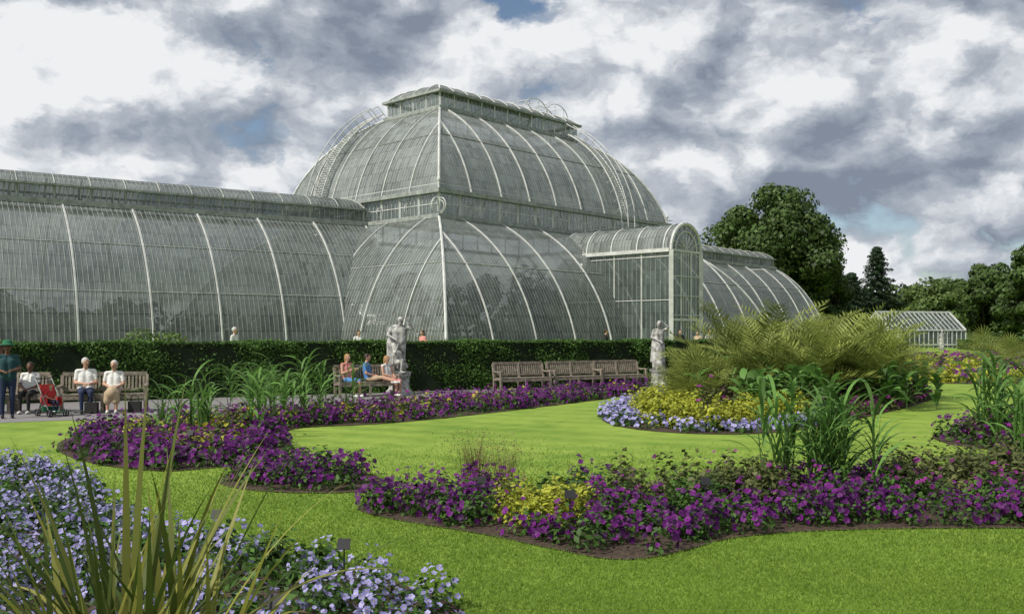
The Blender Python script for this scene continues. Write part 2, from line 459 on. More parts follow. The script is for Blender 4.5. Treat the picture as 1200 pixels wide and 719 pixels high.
def sidept(fr, c, k, s, O, z):
    return (fr.pt(c+s, O, z), fr.pt(c+s, -O, z), fr.pt(c-O, s, z), fr.pt(c+O, s, z))[k]
def strip(mb, pts, sd, outv, wd, off, mi=0):
    for i in range(len(pts)-1):
        a, b = pts[i]+outv*off, pts[i+1]+outv*off
        mb.face([a-sd*wd/2, a+sd*wd/2, b+sd*wd/2, b-sd*wd/2], mi)
def tier(fr, tcn, L0, L1, W0, W1, z0, z1, hdeg, bay, gm, barsp=.27, sides=(0, 1, 2, 3), ribr=RR, purl=(.5,), nv=16, barmb=None, ribmb=None, glassmb=None):
    prof = arcprof(W0-W1, z1-z0, hdeg, nv)
    lev = [(L0+(L1-L0)*f, W0+(W1-W0)*f, z0+(z1-z0)*zz) for f, zz in prof]
    al = [0]
    for i in range(nv):
        al.append(al[-1]+math.hypot(lev[i+1][1]-lev[i][1], lev[i+1][2]-lev[i][2]))
    for k in sides:
        def OL(i): return (lev[i][1], lev[i][0]) if k < 2 else (lev[i][0], lev[i][1])
        sd = fr.u if k < 2 else fr.n
        outv = (fr.n, -fr.n, -fr.u, fr.u)[k]; outv = (outv+Vector((0, 0, .6))).normalized()
        for i in range(nv):
            O, Li = OL(i); O2, Lj = OL(i+1); z, zb = lev[i][2], lev[i+1][2]
            glassmb.face([sidept(fr, tcn, k, -Li, O, z), sidept(fr, tcn, k, Li, O, z), sidept(fr, tcn, k, Lj, O2, zb), sidept(fr, tcn, k, -Lj, O2, zb)], gm,
                         [(-Li+50, al[i]), (Li+50, al[i]), (Lj+50, al[i+1]), (-Lj+50, al[i+1])])
        base = OL(0)[1]
        def path(s):
            pts = []
            for i in range(nv+1):
                O, Li = OL(i)
                if abs(s) <= Li+1e-6: pts.append(sidept(fr, tcn, k, s, O, lev[i][2]))
                else:
                    Op, Lp = OL(i-1); f = (Lp-abs(s))/(Lp-Li) if Lp > Li else 0
                    pts.append(sidept(fr, tcn, k, s, Op+(O-Op)*f, lev[i-1][2]+(lev[i][2]-lev[i-1][2])*f)); break
            return pts
        nb = int(2*base/barsp)
        for j in range(1, nb):
            p = path(-base+2*base*j/nb)
            if len(p) > 1: strip(barmb, p, sd, outv, BW, .03)
        nr = max(2, round(2*base/bay))
        for j in range(1, nr):
            p = path(-base+2*base*j/nr)
            if len(p) > 1: ribmb.tube([q+outv*.04 for q in p], ribr, 4)
        for pf_ in purl:
            i = int(pf_*nv); O, Li = OL(i)
            barmb.tube([sidept(fr, tcn, k, -Li, O, lev[i][2])+outv*.03, sidept(fr, tcn, k, Li, O, lev[i][2])+outv*.03], .03, 4)
    for sx in (-1, 1):
        for sy in (-1, 1):
            if (sy == 1 and 0 in sides) or (sy == -1 and 1 in sides):
                ribmb.tube([fr.pt(tcn+sx*l, sy*wd, z)+Vector((0, 0, .03)) for l, wd, z in lev], ribr*1.5, 6)
def ring(fr, tcn, Lh, Wh, z0, z1, th, mb, mi=0):
    zc = (z0+z1)/2; hz = Vector((0, 0, (z1-z0)/2))
    for sy in (-1, 1):
        mb.obox(fr.pt(tcn, sy*Wh, zc), fr.u*(Lh+th/2), fr.n*th/2, hz, mi)
    for sx in (-1, 1):
        mb.obox(fr.pt(tcn+sx*Lh, 0, zc), fr.u*th/2, fr.n*(Wh-th/2-.002), hz, mi)
def vwall(fr, tcn, Lh, Wh, z0, z1, postsp, barsp, glassmb, gm, barmb, ribmb, pr=.07, midrail=True):
    for k in range(4):
        O, Li = (Wh, Lh) if k < 2 else (Lh, Wh); sd = fr.u if k < 2 else fr.n
        outv = (fr.n, -fr.n, -fr.u, fr.u)[k]
        glassmb.face([sidept(fr, tcn, k, -Li, O, z0), sidept(fr, tcn, k, Li, O, z0), sidept(fr, tcn, k, Li, O, z1), sidept(fr, tcn, k, -Li, O, z1)], gm,
                     [(-Li+50, 0), (Li+50, 0), (Li+50, z1-z0), (-Li+50, z1-z0)])
        n = int(2*Li/barsp)
        for j in range(n+1):
            s = -Li+2*Li*j/n; strip(barmb, [sidept(fr, tcn, k, s, O, z0), sidept(fr, tcn, k, s, O, z1)], sd, outv, .05, .03)
        n = max(1, round(2*Li/postsp))
        for j in range(n+1):
            s = -Li+2*Li*j/n; ribmb.beam(sidept(fr, tcn, k, s, O+.03, z0), sidept(fr, tcn, k, s, O+.03, z1), pr*2, pr*2)
        if midrail:
            ribmb.beam(sidept(fr, tcn, k, -Li, O+.05, (z0+z1)/2), sidept(fr, tcn, k, Li, O+.05, (z0+z1)/2), .04, .05)

G, B, Rb, Ws = MB(), MB(), MB(), MB()   # glass, bars, ribs, stone/grey
TC = 13.25; LD, WD = 13.25, 8.5
LB, WB = LD+5.8, 15.3
ZB, Z1, Z2, Z3, Z4, Z5 = 1.15, 9.5, 11.25, 18.35, 19.6, 20.55
ring(FC, TC, LB+.05, WB+.05, TZ, ZB, .3, Ws, 0)
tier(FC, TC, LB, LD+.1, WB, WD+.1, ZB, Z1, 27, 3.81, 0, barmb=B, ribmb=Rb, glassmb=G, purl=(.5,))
ring(FC, TC, LD+.15, WD+.15, Z1-.12, Z1+.16, .40, Ws, 1)
vwall(FC, TC, LD, WD, Z1+.15, Z2-.2, 1.9, .38, G, 2, B, Rb, .07)
ring(FC, TC, LD+.12, WD+.12, Z2-.22, Z2+.06, .42, Ws, 1)
ring(FC, TC, LD+.32, WD+.32, Z2+.30, Z2+.34, .04, Rb, 0)
LL, WL = 7.9, 2.88
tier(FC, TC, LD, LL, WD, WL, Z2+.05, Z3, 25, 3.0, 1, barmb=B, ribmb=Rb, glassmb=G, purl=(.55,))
ring(FC, TC, LL+.1, WL+.1, Z3-.15, Z3+.12, .4, Ws, 1)
vwall(FC, TC, LL, WL, Z3+.1, Z4-.1, 1.5, .4, G, 2, B, Rb, .05, False)
ring(FC, TC, LL+.15, WL+.15, Z4-.12, Z4+.06, .4, Ws, 1)
tier(FC, TC, LL+.1, LL-1.6, WL+.1, .9, Z4+.05, Z5, 22, 1.5, 0, barmb=B, ribmb=Rb, glassmb=G, purl=(), ribr=.04, nv=8)
Ws.obox(FC.pt(TC, 0, Z5), FC.u*(LL-1.6), FC.n*.92, Vector((0, 0, .05)), 1)
def scroll(fr, t, q, z, du, sc=1.0, mb=Rb):
    pts = []
    for i in range(15):
        a = -PI/2+i/14*PI*1.5; r = (.55-.30*i/14)*sc
        pts.append(fr.pt(t, q, z+.6*sc+r*math.sin(a))+du*(r*math.cos(a)+.1))
    mb.tube(pts, .03*sc+.01, 5)
for k in range(4):
    O, Li = (WD, LD) if k < 2 else (LD, WD); outv = (FC.n, -FC.n, -FC.u, FC.u)[k]
    nr = max(2, round(2*Li/3.0))
    for j in range(nr+1):
        s = -Li+2*Li*j/nr; p = sidept(FC, TC, k, s, O, 0); P = Fr(p, FC.u, FC.n)
        scroll(P, 0, 0, Z1+.25, outv, .8)
for sx in (-1, 1):
    for sy in (-1, 1):
        P = Fr(FC.pt(TC+sx*LD, sy*WD, 0), FC.u, FC.n)
        for dv in (FC.u*sx, FC.n*sy): scroll(P, 0, 0, Z1+.1, dv.normalized()*1.0, 1.15)
        Rb.tube([P.pt(0, 0, Z1), P.pt(0, 0, Z2+.6)], [.12, .05], 6)
        Rb.ell(P.pt(0, 0, Z2+.65), (.12, .12, .16))
def ladder(k, s, wid=.9, rise=.45):
    prof = arcprof(WD-WL, Z3-Z2, 25, 22)
    outv = (FC.n, -FC.n, -FC.u, FC.u)[k]; sd = FC.u if k < 2 else FC.n
    O0, O1 = (WD, WL) if k < 2 else (LD, LL)
    up_ = (outv+Vector((0, 0, .8))).normalized()
    P = [sidept(FC, TC, k, s, O0+(O1-O0)*f, Z2+(Z3-Z2)*zz)+up_*rise for f, zz in prof]
    P.append(P[-1]-outv*.6+Vector((0, 0, .35)))
    P = [P[0]-Vector((0, 0, 1.6))+outv*.1]+P
    for sg in (-1, 1):
        Rb.tube([p+sd*sg*wid/2 for p in P], .055, 5)
        Rb.tube([p+sd*sg*wid/2+up_*.75 for p in P], .038, 5)
        for p in P[::2]: Rb.tube([p+sd*sg*wid/2-up_*rise, p+sd*sg*wid/2+up_*.75], .028, 4)
    for i in range(len(P)-1):
        for f in (0, .5):
            q = P[i].lerp(P[i+1], f); Rb.tube([q-sd*wid/2, q+sd*wid/2], .035, 4)
ladder(0, 6.6); ladder(2, -4.2)
# hooped railing platform on the end of the lantern roof
for q in (-1.5, 0, 1.5):
    for tt, rad in ((TC+LL-3.6, 1.5), (TC+LL-.9, 1.5)):
        Rb.tube([FC.pt(tt+rad*math.cos(a), q, Z5-.2+1.15*math.sin(a)) for a in [PI*j/12 for j in range(13)]], .04, 5)
for j in range(5):
    t_ = TC+LL-4.4+1.1*j; Rb.tube([FC.pt(t_, -1.5, Z5-.1), FC.pt(t_, -1.5, Z5+.75), FC.pt(t_, 1.5, Z5+.75), FC.pt(t_, 1.5, Z5-.1)], .028, 4)

def wing(fr, t0, t1, apse_end, Wh=7.6, Wl=2.0, zt=Z1, ldt0=None, ldt1=None, rib_from=None):
    """long curved wing between t0,t1 (both flanks) + apse + lantern"""
    nv = 16; prof = arcprof(Wh-Wl, zt-ZB, 26, nv)
    lev = [(Wh+(Wl-Wh)*f, ZB+(zt-ZB)*zz) for f, zz in prof]; al = [0]
    for i in range(nv): al.append(al[-1]+math.hypot(lev[i+1][0]-lev[i][0], lev[i+1][1]-lev[i][1]))
    for sg in (1, -1):
        outv = (fr.n*sg+Vector((0, 0, .6))).normalized()
        for i in range(nv):
            G.face([fr.pt(t0, sg*lev[i][0], lev[i][1]), fr.pt(t1, sg*lev[i][0], lev[i][1]), fr.pt(t1, sg*lev[i+1][0], lev[i+1][1]), fr.pt(t0, sg*lev[i+1][0], lev[i+1][1])], 0,
                   [(t0+200, al[i]), (t1+200, al[i]), (t1+200, al[i+1]), (t0+200, al[i+1])])
        n = int((t1-t0)/.27)
        for j in range(n+1):
            t = t0+(t1-t0)*j/n; strip(B, [fr.pt(t, sg*a, z) for a, z in lev], fr.u, outv, BW, .03)
        t = rib_from
        while t > t0: t -= 3.8
        while t <= t1+.01:
            if t >= t0: Rb.tube([fr.pt(t, sg*a, z)+outv*.04 for a, z in lev], RR, 4)
            t += 3.8
        for f in (.33, .66):
            i = int(f*nv); B.tube([fr.pt(t0, sg*lev[i][0], lev[i][1])+outv*.03, fr.pt(t1, sg*lev[i][0], lev[i][1])+outv*.03], .025, 4)
        Ws.obox(fr.pt((t0+t1)/2, sg*(Wh+.05), (TZ+ZB)/2), fr.u*((t1-t0)/2), fr.n*.15, Vector((0, 0, (ZB-TZ)/2)), 0)
        Ws.obox(fr.pt((t0+t1)/2, sg*(Wl+.1), zt+.02), fr.u*((t1-t0)/2), fr.n*.2, Vector((0, 0, .16)), 1)
    te = t1 if apse_end > 0 else t0; na = 24
    def ap(a, r, z): return fr.pt(te+apse_end*r*math.sin(a), r*math.cos(a), z)
    for j in range(na):
        a, b = PI*j/na, PI*(j+1)/na
        for i in range(nv):
            G.face([ap(a, lev[i][0], lev[i][1]), ap(b, lev[i][0], lev[i][1]), ap(b, lev[i+1][0], lev[i+1][1]), ap(a, lev[i+1][0], lev[i+1][1])], 0,
                   [(a*7, al[i]), (b*7, al[i]), (b*7, al[i+1]), (a*7, al[i+1])])
        Ws.face([ap(a, Wh+.2, TZ), ap(b, Wh+.2, TZ), ap(b, Wh+.2, ZB), ap(a, Wh+.2, ZB)], 0)
    for j in range(89):
        a = PI*j/88; o = (fr.u*apse_end*math.sin(a)+fr.n*math.cos(a)); sd = (fr.u*apse_end*math.cos(a)-fr.n*math.sin(a)).normalized()
        m = nv+1 if j % 2 == 0 else nv//2
        strip(B, [ap(a, r, z) for r, z in lev[:m]], sd, (o+Vector((0, 0, .6))).normalized(), BW, .03)
    for j in range(0, 9):
        a = PI*j/8; o = (fr.u*apse_end*math.sin(a)+fr.n*math.cos(a)+Vector((0, 0, .6))).normalized()
        Rb.tube([ap(a, r, z)+o*.04 for r, z in lev], RR, 4)
    Rb.tube([ap(PI*j/12, Wl+.1, zt+.05) for j in range(13)], .14, 4)
    Lh = (ldt1-ldt0)/2; tcn = (ldt0+ldt1)/2
    vwall(fr, tcn, Lh, Wl-.05, zt+.1, zt+1.0, 1.9, .36, G, 0, B, B, .05, False)
    ring(fr, tcn, Lh+.1, Wl+.05, zt+.95, zt+1.06, .3, Ws, 1)
    tier(fr, tcn, Lh+.05, Lh-.9, Wl, .35, zt+1.07, zt+1.85, 24, 1.9, 0, barmb=B, ribmb=B, glassmb=G, purl=(), ribr=.04, nv=8)
    Ws.obox(fr.pt(tcn, 0, zt+1.85), fr.u*(Lh-.9), fr.n*.38, Vector((0, 0, .04)), 1)
wing(FL, -43, -.2, -1, ldt0=-41, ldt1=-.3, rib_from=-4.3+.2)
wing(FC, TC+LD+.2, 58.5, 1, ldt0=TC+LD+.3, ldt1=58.5, rib_from=36.1)
def porch():
    q0, q1, w_, zs = 9.5, 18.6, 1.85, 7.5; t = TC; zt = 9.35
    arc = [(-w_*math.cos(PI*i/14), zs+(zt-zs)*math.sin(PI*i/14)) for i in range(15)]
    for i in range(14):
        G.face([FC.pt(t+arc[i][0], q0, arc[i][1]), FC.pt(t+arc[i][0], q1, arc[i][1]), FC.pt(t+arc[i+1][0], q1, arc[i+1][1]), FC.pt(t+arc[i+1][0], q0, arc[i+1][1])], 1,
               [(q0+50, i*.42), (q1+50, i*.42), (q1+50, i*.42+.42), (q0+50, i*.42+.42)])
    n = 34
    for j in range(n+1):
        q = q0+(q1-q0)*j/n; big = j % 8 == 0
        (Rb if big else B).tube([FC.pt(t+a*1.01, q, z+.03) for a, z in arc], .06 if big else .018, 4)
    for sg in (-1, 1):
        G.face([FC.pt(t+sg*w_, q0, TZ), FC.pt(t+sg*w_, q1, TZ), FC.pt(t+sg*w_, q1, zs), FC.pt(t+sg*w_, q0, zs)], 2,
               [(q0+50, 0), (q1+50, 0), (q1+50, 7), (q0+50, 7)])
        for j in range(25):
            q = q0+(q1-q0)*j/24; big = j % 6 == 0; wd = .09 if big else .03
            (Rb if big else B).beam(FC.pt(t+sg*(w_+.03), q, TZ), FC.pt(t+sg*(w_+.03), q, zs), wd, wd)
        for z in (TZ+.9, 4.2, 7.1): Rb.beam(FC.pt(t+sg*(w_+.05), q0, z), FC.pt(t+sg*(w_+.05), q1, z), .05, .05)
        Rb.beam(FC.pt(t+sg*(w_+.09), q0, zs), FC.pt(t+sg*(w_+.09), q1, zs), .24, .24)
        Ws.obox(FC.pt(t+sg*w_, (15.6+q1)/2, .75), FC.u*.1, FC.n*(q1-15.6)/2, Vector((0, 0, .3)), 0)
    G.face([FC.pt(t+a, q1, z) for a, z in [(-w_, TZ)]+arc+[(w_, TZ)]], 2, [(a+50, z) for a, z in [(-w_, TZ)]+arc+[(w_, TZ)]])
    for r, rr in ((1.0, .12), (.72, .05)):
        Rb.tube([FC.pt(t+a*r, q1+.06, zs+(z-zs)*r) for a, z in arc], rr, 6)
    for a in (-w_, -.62, .62, w_):
        big = abs(a) == w_
        Rb.beam(FC.pt(t+a, q1+.06, TZ), FC.pt(t+a, q1+.06, zs), .26 if big else .10, .26 if big else .10)
    for a in (-1.25, -.31, 0, .31, 1.25): Rb.beam(FC.pt(t+a, q1+.05, TZ), FC.pt(t+a, q1+.05, zs), .035, .035)
    for z in (TZ+.95, 2.9, 3.2, 4.5, 5.8, zs): Rb.beam(FC.pt(t-w_, q1+.08, z), FC.pt(t+w_, q1+.08, z), .08, .14 if z in (2.9, zs) else .05)
    for i in range(1, 8):
        a = PI*i/8; Rb.beam(FC.pt(t, q1+.06, zs), FC.pt(t-w_*math.cos(a), q1+.06, zs+(zt-zs)*math.sin(a)), .04, .04)
    for a in (-.31, .31):
        Ws.obox(FC.pt(t+a, q1+.04, 1.0), FC.u*.27, FC.n*.03, Vector((0, 0, .5)), 1)
    Ws.obox(FC.pt(t, q1+.8, TZ+.06), FC.u*2.4, FC.n*.8, Vector((0, 0, .06)), 0)
porch()
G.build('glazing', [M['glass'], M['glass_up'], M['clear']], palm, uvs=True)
B.build('glazing_bars', [M['bar']], palm)
Rb.build('iron_ribs', [M['white']], palm)
Ws.build('base_walls_and_gutters', [M['stone'], M['grey']], palm)

acc = Acc()
def blob_leaves(acc, c, r, n, size, mi=0, squash=1, aspect=.5, tb=0.0):
    d = rdir(n); rad = r*rng.uniform(.7, 1.05, n)[:, None]
    P = np.array(c)+d*rad*np.array([1, 1, squash]); V, F = leaves(P, d+rdir(n)*.6, size, aspect)
    acc.add(V, F, mi, np.clip(rng.uniform(0, .7, n)+tb, 0, 1))
for i in range(90):
    t = rng.uniform(-36, 56); fr = FL if t < 0 else FC
    centre = 2 < t < 25
    q = rng.uniform(-10, 10) if centre else rng.uniform(-4.8, 4.8)
    zz = rng.uniform(1.5, 6) if (centre and abs(q) < 7) else rng.uniform(1.0, 2.8)
    c = fr.pt(t, q, zz); blob_leaves(acc, c, rng.uniform(1.1, 1.9), 200, .7, tb=.1)
acc.build('interior_palms', [M['tree']], palm)

# ------------------------------------------------------------------ hedge
def hedge(name, p0, d, nrm, length, thick, h, dn, size):
    ob = empty(name); p0 = np.array(p0); d = np.array(d); nrm = np.array(nrm)
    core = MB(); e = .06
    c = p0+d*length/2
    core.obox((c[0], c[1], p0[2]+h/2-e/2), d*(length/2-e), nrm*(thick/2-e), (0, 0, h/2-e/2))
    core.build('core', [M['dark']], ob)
    acc = Acc()
    for kind, area in (('f', length*h), ('b', length*h*.4), ('t', length*thick), ('e', thick*h), ('e2', thick*h)):
        n = int(area*dn); a = rng.uniform(0, length, n); zz = rng.uniform(0, h, n); b = rng.uniform(-thick/2, thick/2, n)
        lump = .05*np.sin(a*1.7)+.04*np.sin(a*4.3+zz*3)+.03*np.sin(zz*6+a)
        if kind == 'f': b = thick/2-.05+lump+rng.normal(0, .035, n); nn = nrm
        if kind == 'b': b = -thick/2+.05-lump; nn = -nrm
        if kind == 't': zz = h-.04+lump*.6+rng.normal(0, .03, n); nn = np.array([0, 0, 1.])
        if kind == 'e': a = length-.02+lump; nn = d
        if kind == 'e2': a = 0*a-lump; nn = -d
        P = p0+a[:, None]*d+b[:, None]*nrm; P[:, 2] += zz
        V, F = leaves(P, nn+rdir(n)*.9+np.array([0, 0, .5]), size, .6)
        acc.add(V, F, 0, np.clip(rng.uniform(0, .75, n)+lump*2.5, 0, 1))
    acc.build('foliage', [M['hedge']], ob)
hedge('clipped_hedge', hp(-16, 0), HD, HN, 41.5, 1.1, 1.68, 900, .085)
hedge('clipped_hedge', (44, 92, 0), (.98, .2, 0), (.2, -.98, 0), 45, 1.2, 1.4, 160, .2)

# ------------------------------------------------------------------ beds
def inpoly(P, poly):
    x, y = P[:, 0], P[:, 1]; r = np.zeros(len(P), bool); n = len(poly)
    for i in range(n):
        x1, y1 = poly[i]; x2, y2 = poly[(i+1) % n]
        c = ((y1 > y) != (y2 > y)) & (x < (x2-x1)*(y-y1)/((y2-y1) if y2 != y1 else 1e-9)+x1); r ^= c
    return r
def edgedist(P, poly):
    d = np.full(len(P), 1e9); n = len(poly)
    for i in range(n):
        a = np.array(poly[i]); b = np.array(poly[(i+1) % n]); ab = b-a
        t = np.clip(((P-a)@ab)/(ab@ab), 0, 1); d = np.minimum(d, np.linalg.norm(P-(a+t[:, None]*ab), axis=1))
    return d
def smoothpoly(poly, it=2):
    P = [tuple(map(float, p)) for p in poly]
    for _ in range(it):
        Q = []
        for i in range(len(P)):
            a, b = P[i], P[(i+1) % len(P)]
            Q += [(a[0]*.75+b[0]*.25, a[1]*.75+b[1]*.25), (a[0]*.25+b[0]*.75, a[1]*.25+b[1]*.75)]
        P = Q
    return P
BEDS = []
def bed(name, poly, species, chooser, dens_, inset=.08, smooth=2, extra=None):
    poly = smoothpoly(poly, smooth); BEDS.append(poly); ob = empty(name)
    s = MB(); s.face([(x, y, .012) for x, y in poly]); s.build('soil', [M['soil']], ob)
    xs = [p[0] for p in poly]; ys = [p[1] for p in poly]
    n = int((max(xs)-min(xs))*(max(ys)-min(ys))*dens_)
    P = np.column_stack([rng.uniform(min(xs), max(xs), n), rng.uniform(min(ys), max(ys), n)])
    P = P[inpoly(P, poly)]; d = edgedist(P, poly); k = d > inset+rng.uniform(-.08, .12, len(P)); P = P[k]; d = d[k]
    sp = chooser(P[:, 0], P[:, 1], d)
    mats = []; acc = Acc()
    def mi(m):
        if m not in mats: mats.append(m)
        return mats.index(m)
    for si, S in enumerate(species):
        C = P[sp == si]; K = len(C)
        if K == 0: continue
        hh = S['h']*rng.uniform(.6, 1.25, K); rr = S['r']*rng.uniform(.75, 1.2, K)
        nl = S['nl']; dd = rdir(K*nl); dd[:, 2] = np.abs(dd[:, 2])
        rad = rng.uniform(.5, 1.1, K*nl)
        CC = np.repeat(C, nl, 0); H = np.repeat(hh, nl); R_ = np.repeat(rr, nl)
        Q = np.column_stack([CC[:, 0]+dd[:, 0]*R_*rad, CC[:, 1]+dd[:, 1]*R_*rad, .01+dd[:, 2]*H*rad])
        V, F = leaves(Q, dd+rdir(K*nl)*.7+np.array([0, 0, .4]), S['ls'], .6)
        acc.add(V, F, mi(S['leaf']), np.clip(rng.uniform(0, .8, K*nl)+np.repeat(rng.uniform(-.2, .2, K), nl), 0, 1))
        if S.get('fl'):
            nf = S['nf']; tot = K*nf; keep = rng.random(tot) < np.repeat(rng.uniform(.4, 1, K), nf)
            dd = rdir(tot); dd[:, 2] = np.abs(dd[:, 2])*.9+.12; dd = norm(dd)[keep]
            CC = np.repeat(C, nf, 0)[keep]; H = np.repeat(hh, nf)[keep]; R_ = np.repeat(rr, nf)[keep]; m_ = len(dd)
            ext = rng.uniform(.98, 1.3, m_)
            Q = np.column_stack([CC[:, 0]+dd[:, 0]*R_*1.12, CC[:, 1]+dd[:, 1]*R_*1.12, .02+dd[:, 2]*H*ext])
            Nn = dd+rdir(m_)*.55+np.array([0, -.35, .25])
            V, F, fm = flowers(Q, Nn, S['fr'])
            a, b = mi(S['fl']), mi(S.get('fc', M['eye']))
            tint = np.tile(rng.uniform(0, 1, m_), 6)
            acc.add(V, F, np.where(fm == 0, a, b), tint)
    acc.build('plants', mats, ob)
    return ob
S = lambda leaf, fl, r, h, nl, ls, nf=0, fr=.03, fc=None: dict(leaf=M[leaf], fl=M[fl] if fl else None, r=r, h=h, nl=nl, ls=ls, nf=nf, fr=fr, fc=M[fc] if fc else M['eye'])

polyA = [(-1.75, 10.15), (-1.1, 9.5), (-.3, 8.95), (.35, 8.3), (.9, 7.8), (1.45, 8.15), (2.1, 8.85), (3.3, 9.15), (5.0, 9.2), (7.0, 9.1), (9.5, 9.3), (10.5, 11), (10, 13.4), (7.2, 13.3), (5.6, 12.6), (4.8, 12.2), (3.4, 12.1), (2.4, 11.2), (1.5, 11.0), (.2, 11.5), (-.8, 11.2), (-1.6, 10.7)]
def chA(x, y, d):
    r = rng.random(len(x)); s = np.zeros(len(x), int)
    s[(d > .75) & (r < .45)] = 2
    s[(r > .91)] = 4
    s[(x > 4.6) & (y > 11.0)] = 3
    s[((x-.35)**2*1.6+(y-9.6)**2*1.0 < .42)] = 1
    s[(x > 1.2) & (x < 3.2) & (y > 10.0)] = 3
    s[(np.hypot(x-.5, y-10.7) < .5) | (np.hypot(x-1.9, y-9.9) < .35)] = 4
    return s
bed('flower_bed', polyA, [S('leaf', 'purple', .15, .30, 50, .058, 23, .031), S('limeleaf', None, .2, .40, 120, .06), S('leaf', 'magenta', .16, .34, 60, .065, 9, .028), S('leafred', 'magenta', .19, .46, 85, .08, 1, .03), S('leaf', None, .17, .34, 85, .07)], chA, 23)
bed('flower_bed', [(-3.9, 12.0), (-3.0, 11.25), (-1.8, 11.2), (-1.55, 11.9), (-1.9, 12.8), (-2.8, 13.5), (-3.8, 13.3)],
    [S('leaf', 'purple', .15, .29, 42, .066, 21, .034), S('leaf', None, .18, .40, 60, .08)], lambda x, y, d: (rng.random(len(x)) > .85).astype(int), 22)
def chC(x, y, d):
    s = np.zeros(len(x), int); r = rng.random(len(x)); s[(d > .8) & (r < .6)] = 1; s[(d > .6) & (r < .2)] = 2; s[r > .93] = 3
    return s
polyC = [(-7.4, 15.2), (-6.3, 13.9), (-5.4, 13.2), (-4.6, 12.95), (-3.8, 13.9), (-3.7, 15.2), (-4.1, 17.2), (-4.6, 19.2), (-2.7, 19.8), (0, 23.4), (3.9, 29.4), (5.3, 33.0), (3.6, 32.0), (-.2, 28.2), (-3.0, 25.0), (-5.4, 22.2), (-8.2, 19.3), (-8.2, 17.0)]
bed('flower_bed', polyC, [S('leaf', 'purple', .19, .30, 26, .095, 21, .042), S('leafred', 'magenta', .2, .38, 32, .11, 4, .04), S('limeleaf', 'yellow', .2, .36, 34, .09, 3, .04), S('leaf', None, .2, .34, 34, .10)], chC, 13)
polyE = [(1.9, 20.2), (2.6, 18.4), (4.1, 17.7), (5.6, 18.4), (7.9, 21.2), (12.6, 27.6), (14.2, 33), (12, 37), (8.5, 36), (4.6, 29.5), (2.2, 23.5)]
def chE(x, y, d):
    s = np.full(len(x), 1); r = rng.random(len(x))
    s[d < .75] = 0; s[(d < .75) & (x > 6.6)] = 3; s[(d > 2.3)] = 2
    s[(x > 6.6) & (d >= .75)] = 2; s[(s != 2) & (r > .94)] = 4
    return s
bed('flower_bed', polyE, [S('leaf', 'lilac', .18, .24, 28, .09, 16, .040, 'yellow'), S('limeleaf', None, .22, .56, 90, .10), S('leafred', 'magenta', .25, .6, 40, .14, 2, .05), S('leafred', 'magenta', .2, .3, 26, .12, 6, .05), S('leaf', None, .2, .35, 34, .10)], chE, 12)
polyG = [(-9, 13.4), (-6.3, 13.2), (-5.2, 11.8), (-4.35, 10.1), (-3.3, 8.9), (-2.1, 8.1), (-1.1, 7.4), (-.45, 6.7), (-.2, 6.1), (-.5, 4.6), (-1.2, 3.2), (-5, 2.4), (-10, 4)]
def chG(x, y, d):
    s = np.zeros(len(x), int); r = rng.random(len(x)); s[(r < .22)] = 1
    return s
bed('flower_bed', polyG, [S('leaf', 'lilac', .15, .24, 60, .048, 23, .022, 'yellow'), S('leaf', None, .17, .26, 80, .075)], chG, 22)
bed('flower_bed', [(7.5, 15.6), (9.2, 14.7), (13, 15.5), (13.5, 19.5), (9.2, 19.2), (7.7, 17.6)],
    [S('leafred', 'magenta', .2, .45, 32, .11, 4, .045), S('leaf', 'purple', .2, .3, 30, .11, 12, .04)], lambda x, y, d: (d < .6).astype(int), 12)
def chH(x, y, d): return (np.floor((y-.25*x)*.45+.5*np.sin(x)).astype(int) % 3)
bed('flower_bed', [(14.5, 37.5), (20, 35), (30, 40), (36, 47), (24, 50), (16, 46)],
    [S('limeleaf', None, .35, .45, 24, .2), S('leaf', 'purple', .35, .4, 16, .2, 10, .08), S('limeleaf', 'magenta', .35, .5, 20, .2, 2, .08)], chH, 4)
bed('flower_bed', [(22, 56), (34, 53), (50, 58), (54, 68), (36, 72), (24, 66)],
    [S('leaf', 'magenta', .5, .5, 14, .3, 6, .12), S('limeleaf', None, .5, .6, 18, .3), S('leaf', 'purple', .5, .5, 14, .3, 9, .12)], chH, 2.2)

# ------------------------------------------------------------------ feature plants
def corn(name, x, y, n, spread, h, lw=.055, ls=(.45, .7)):
    acc = Acc()
    for i in range(n):
        px, py = x+rng.normal(0, spread), y+rng.normal(0, spread); hh = h*rng.uniform(.75, 1.1)
        strap(acc, (px, py, 0), rng.uniform(0, 6.28), hh*.95, .03, 1.5, .05, 0, .3, 4)
        strap(acc, (px, py, 0), rng.uniform(0, 6.28), hh*.95, .03, 1.5, .05, 0, .3, 4)
        yaw = rng.uniform(0, 6.28)
        for k in range(9):
            yaw += PI+rng.normal(0, .4)
            strap(acc, (px, py, hh*(.12+.085*k)), yaw, hh*rng.uniform(*ls), lw, 1.2, rng.uniform(1.3, 2.3), 0, rng.uniform(.1, 1), 8, 1.2, rng.normal(0, .5))
    acc.build(name, [M['corn']])
corn('maize_plant', 3.75, 11.5, 26, .30, 1.16, .045, (.5, .8)); corn('maize_plant', -5.7, 17.3, 14, .5, 1.15); corn('maize_plant', -4.9, 19.8, 10, .4, 1.1)
corn('maize_plant', -5.0, 22.4, 16, .6, 1.25); corn('maize_plant', -6.3, 24.4, 8, .4, 1.2); corn('maize_plant', 8.7, 16.3, 22, .45, 1.45)
corn('maize_plant', 9.8, 15.8, 22, .4, 1.45); corn('maize_plant', 6.2, 24, 14, .7, 1.3); corn('maize_plant', 8.3, 14.6, 10, .25, 1.25)
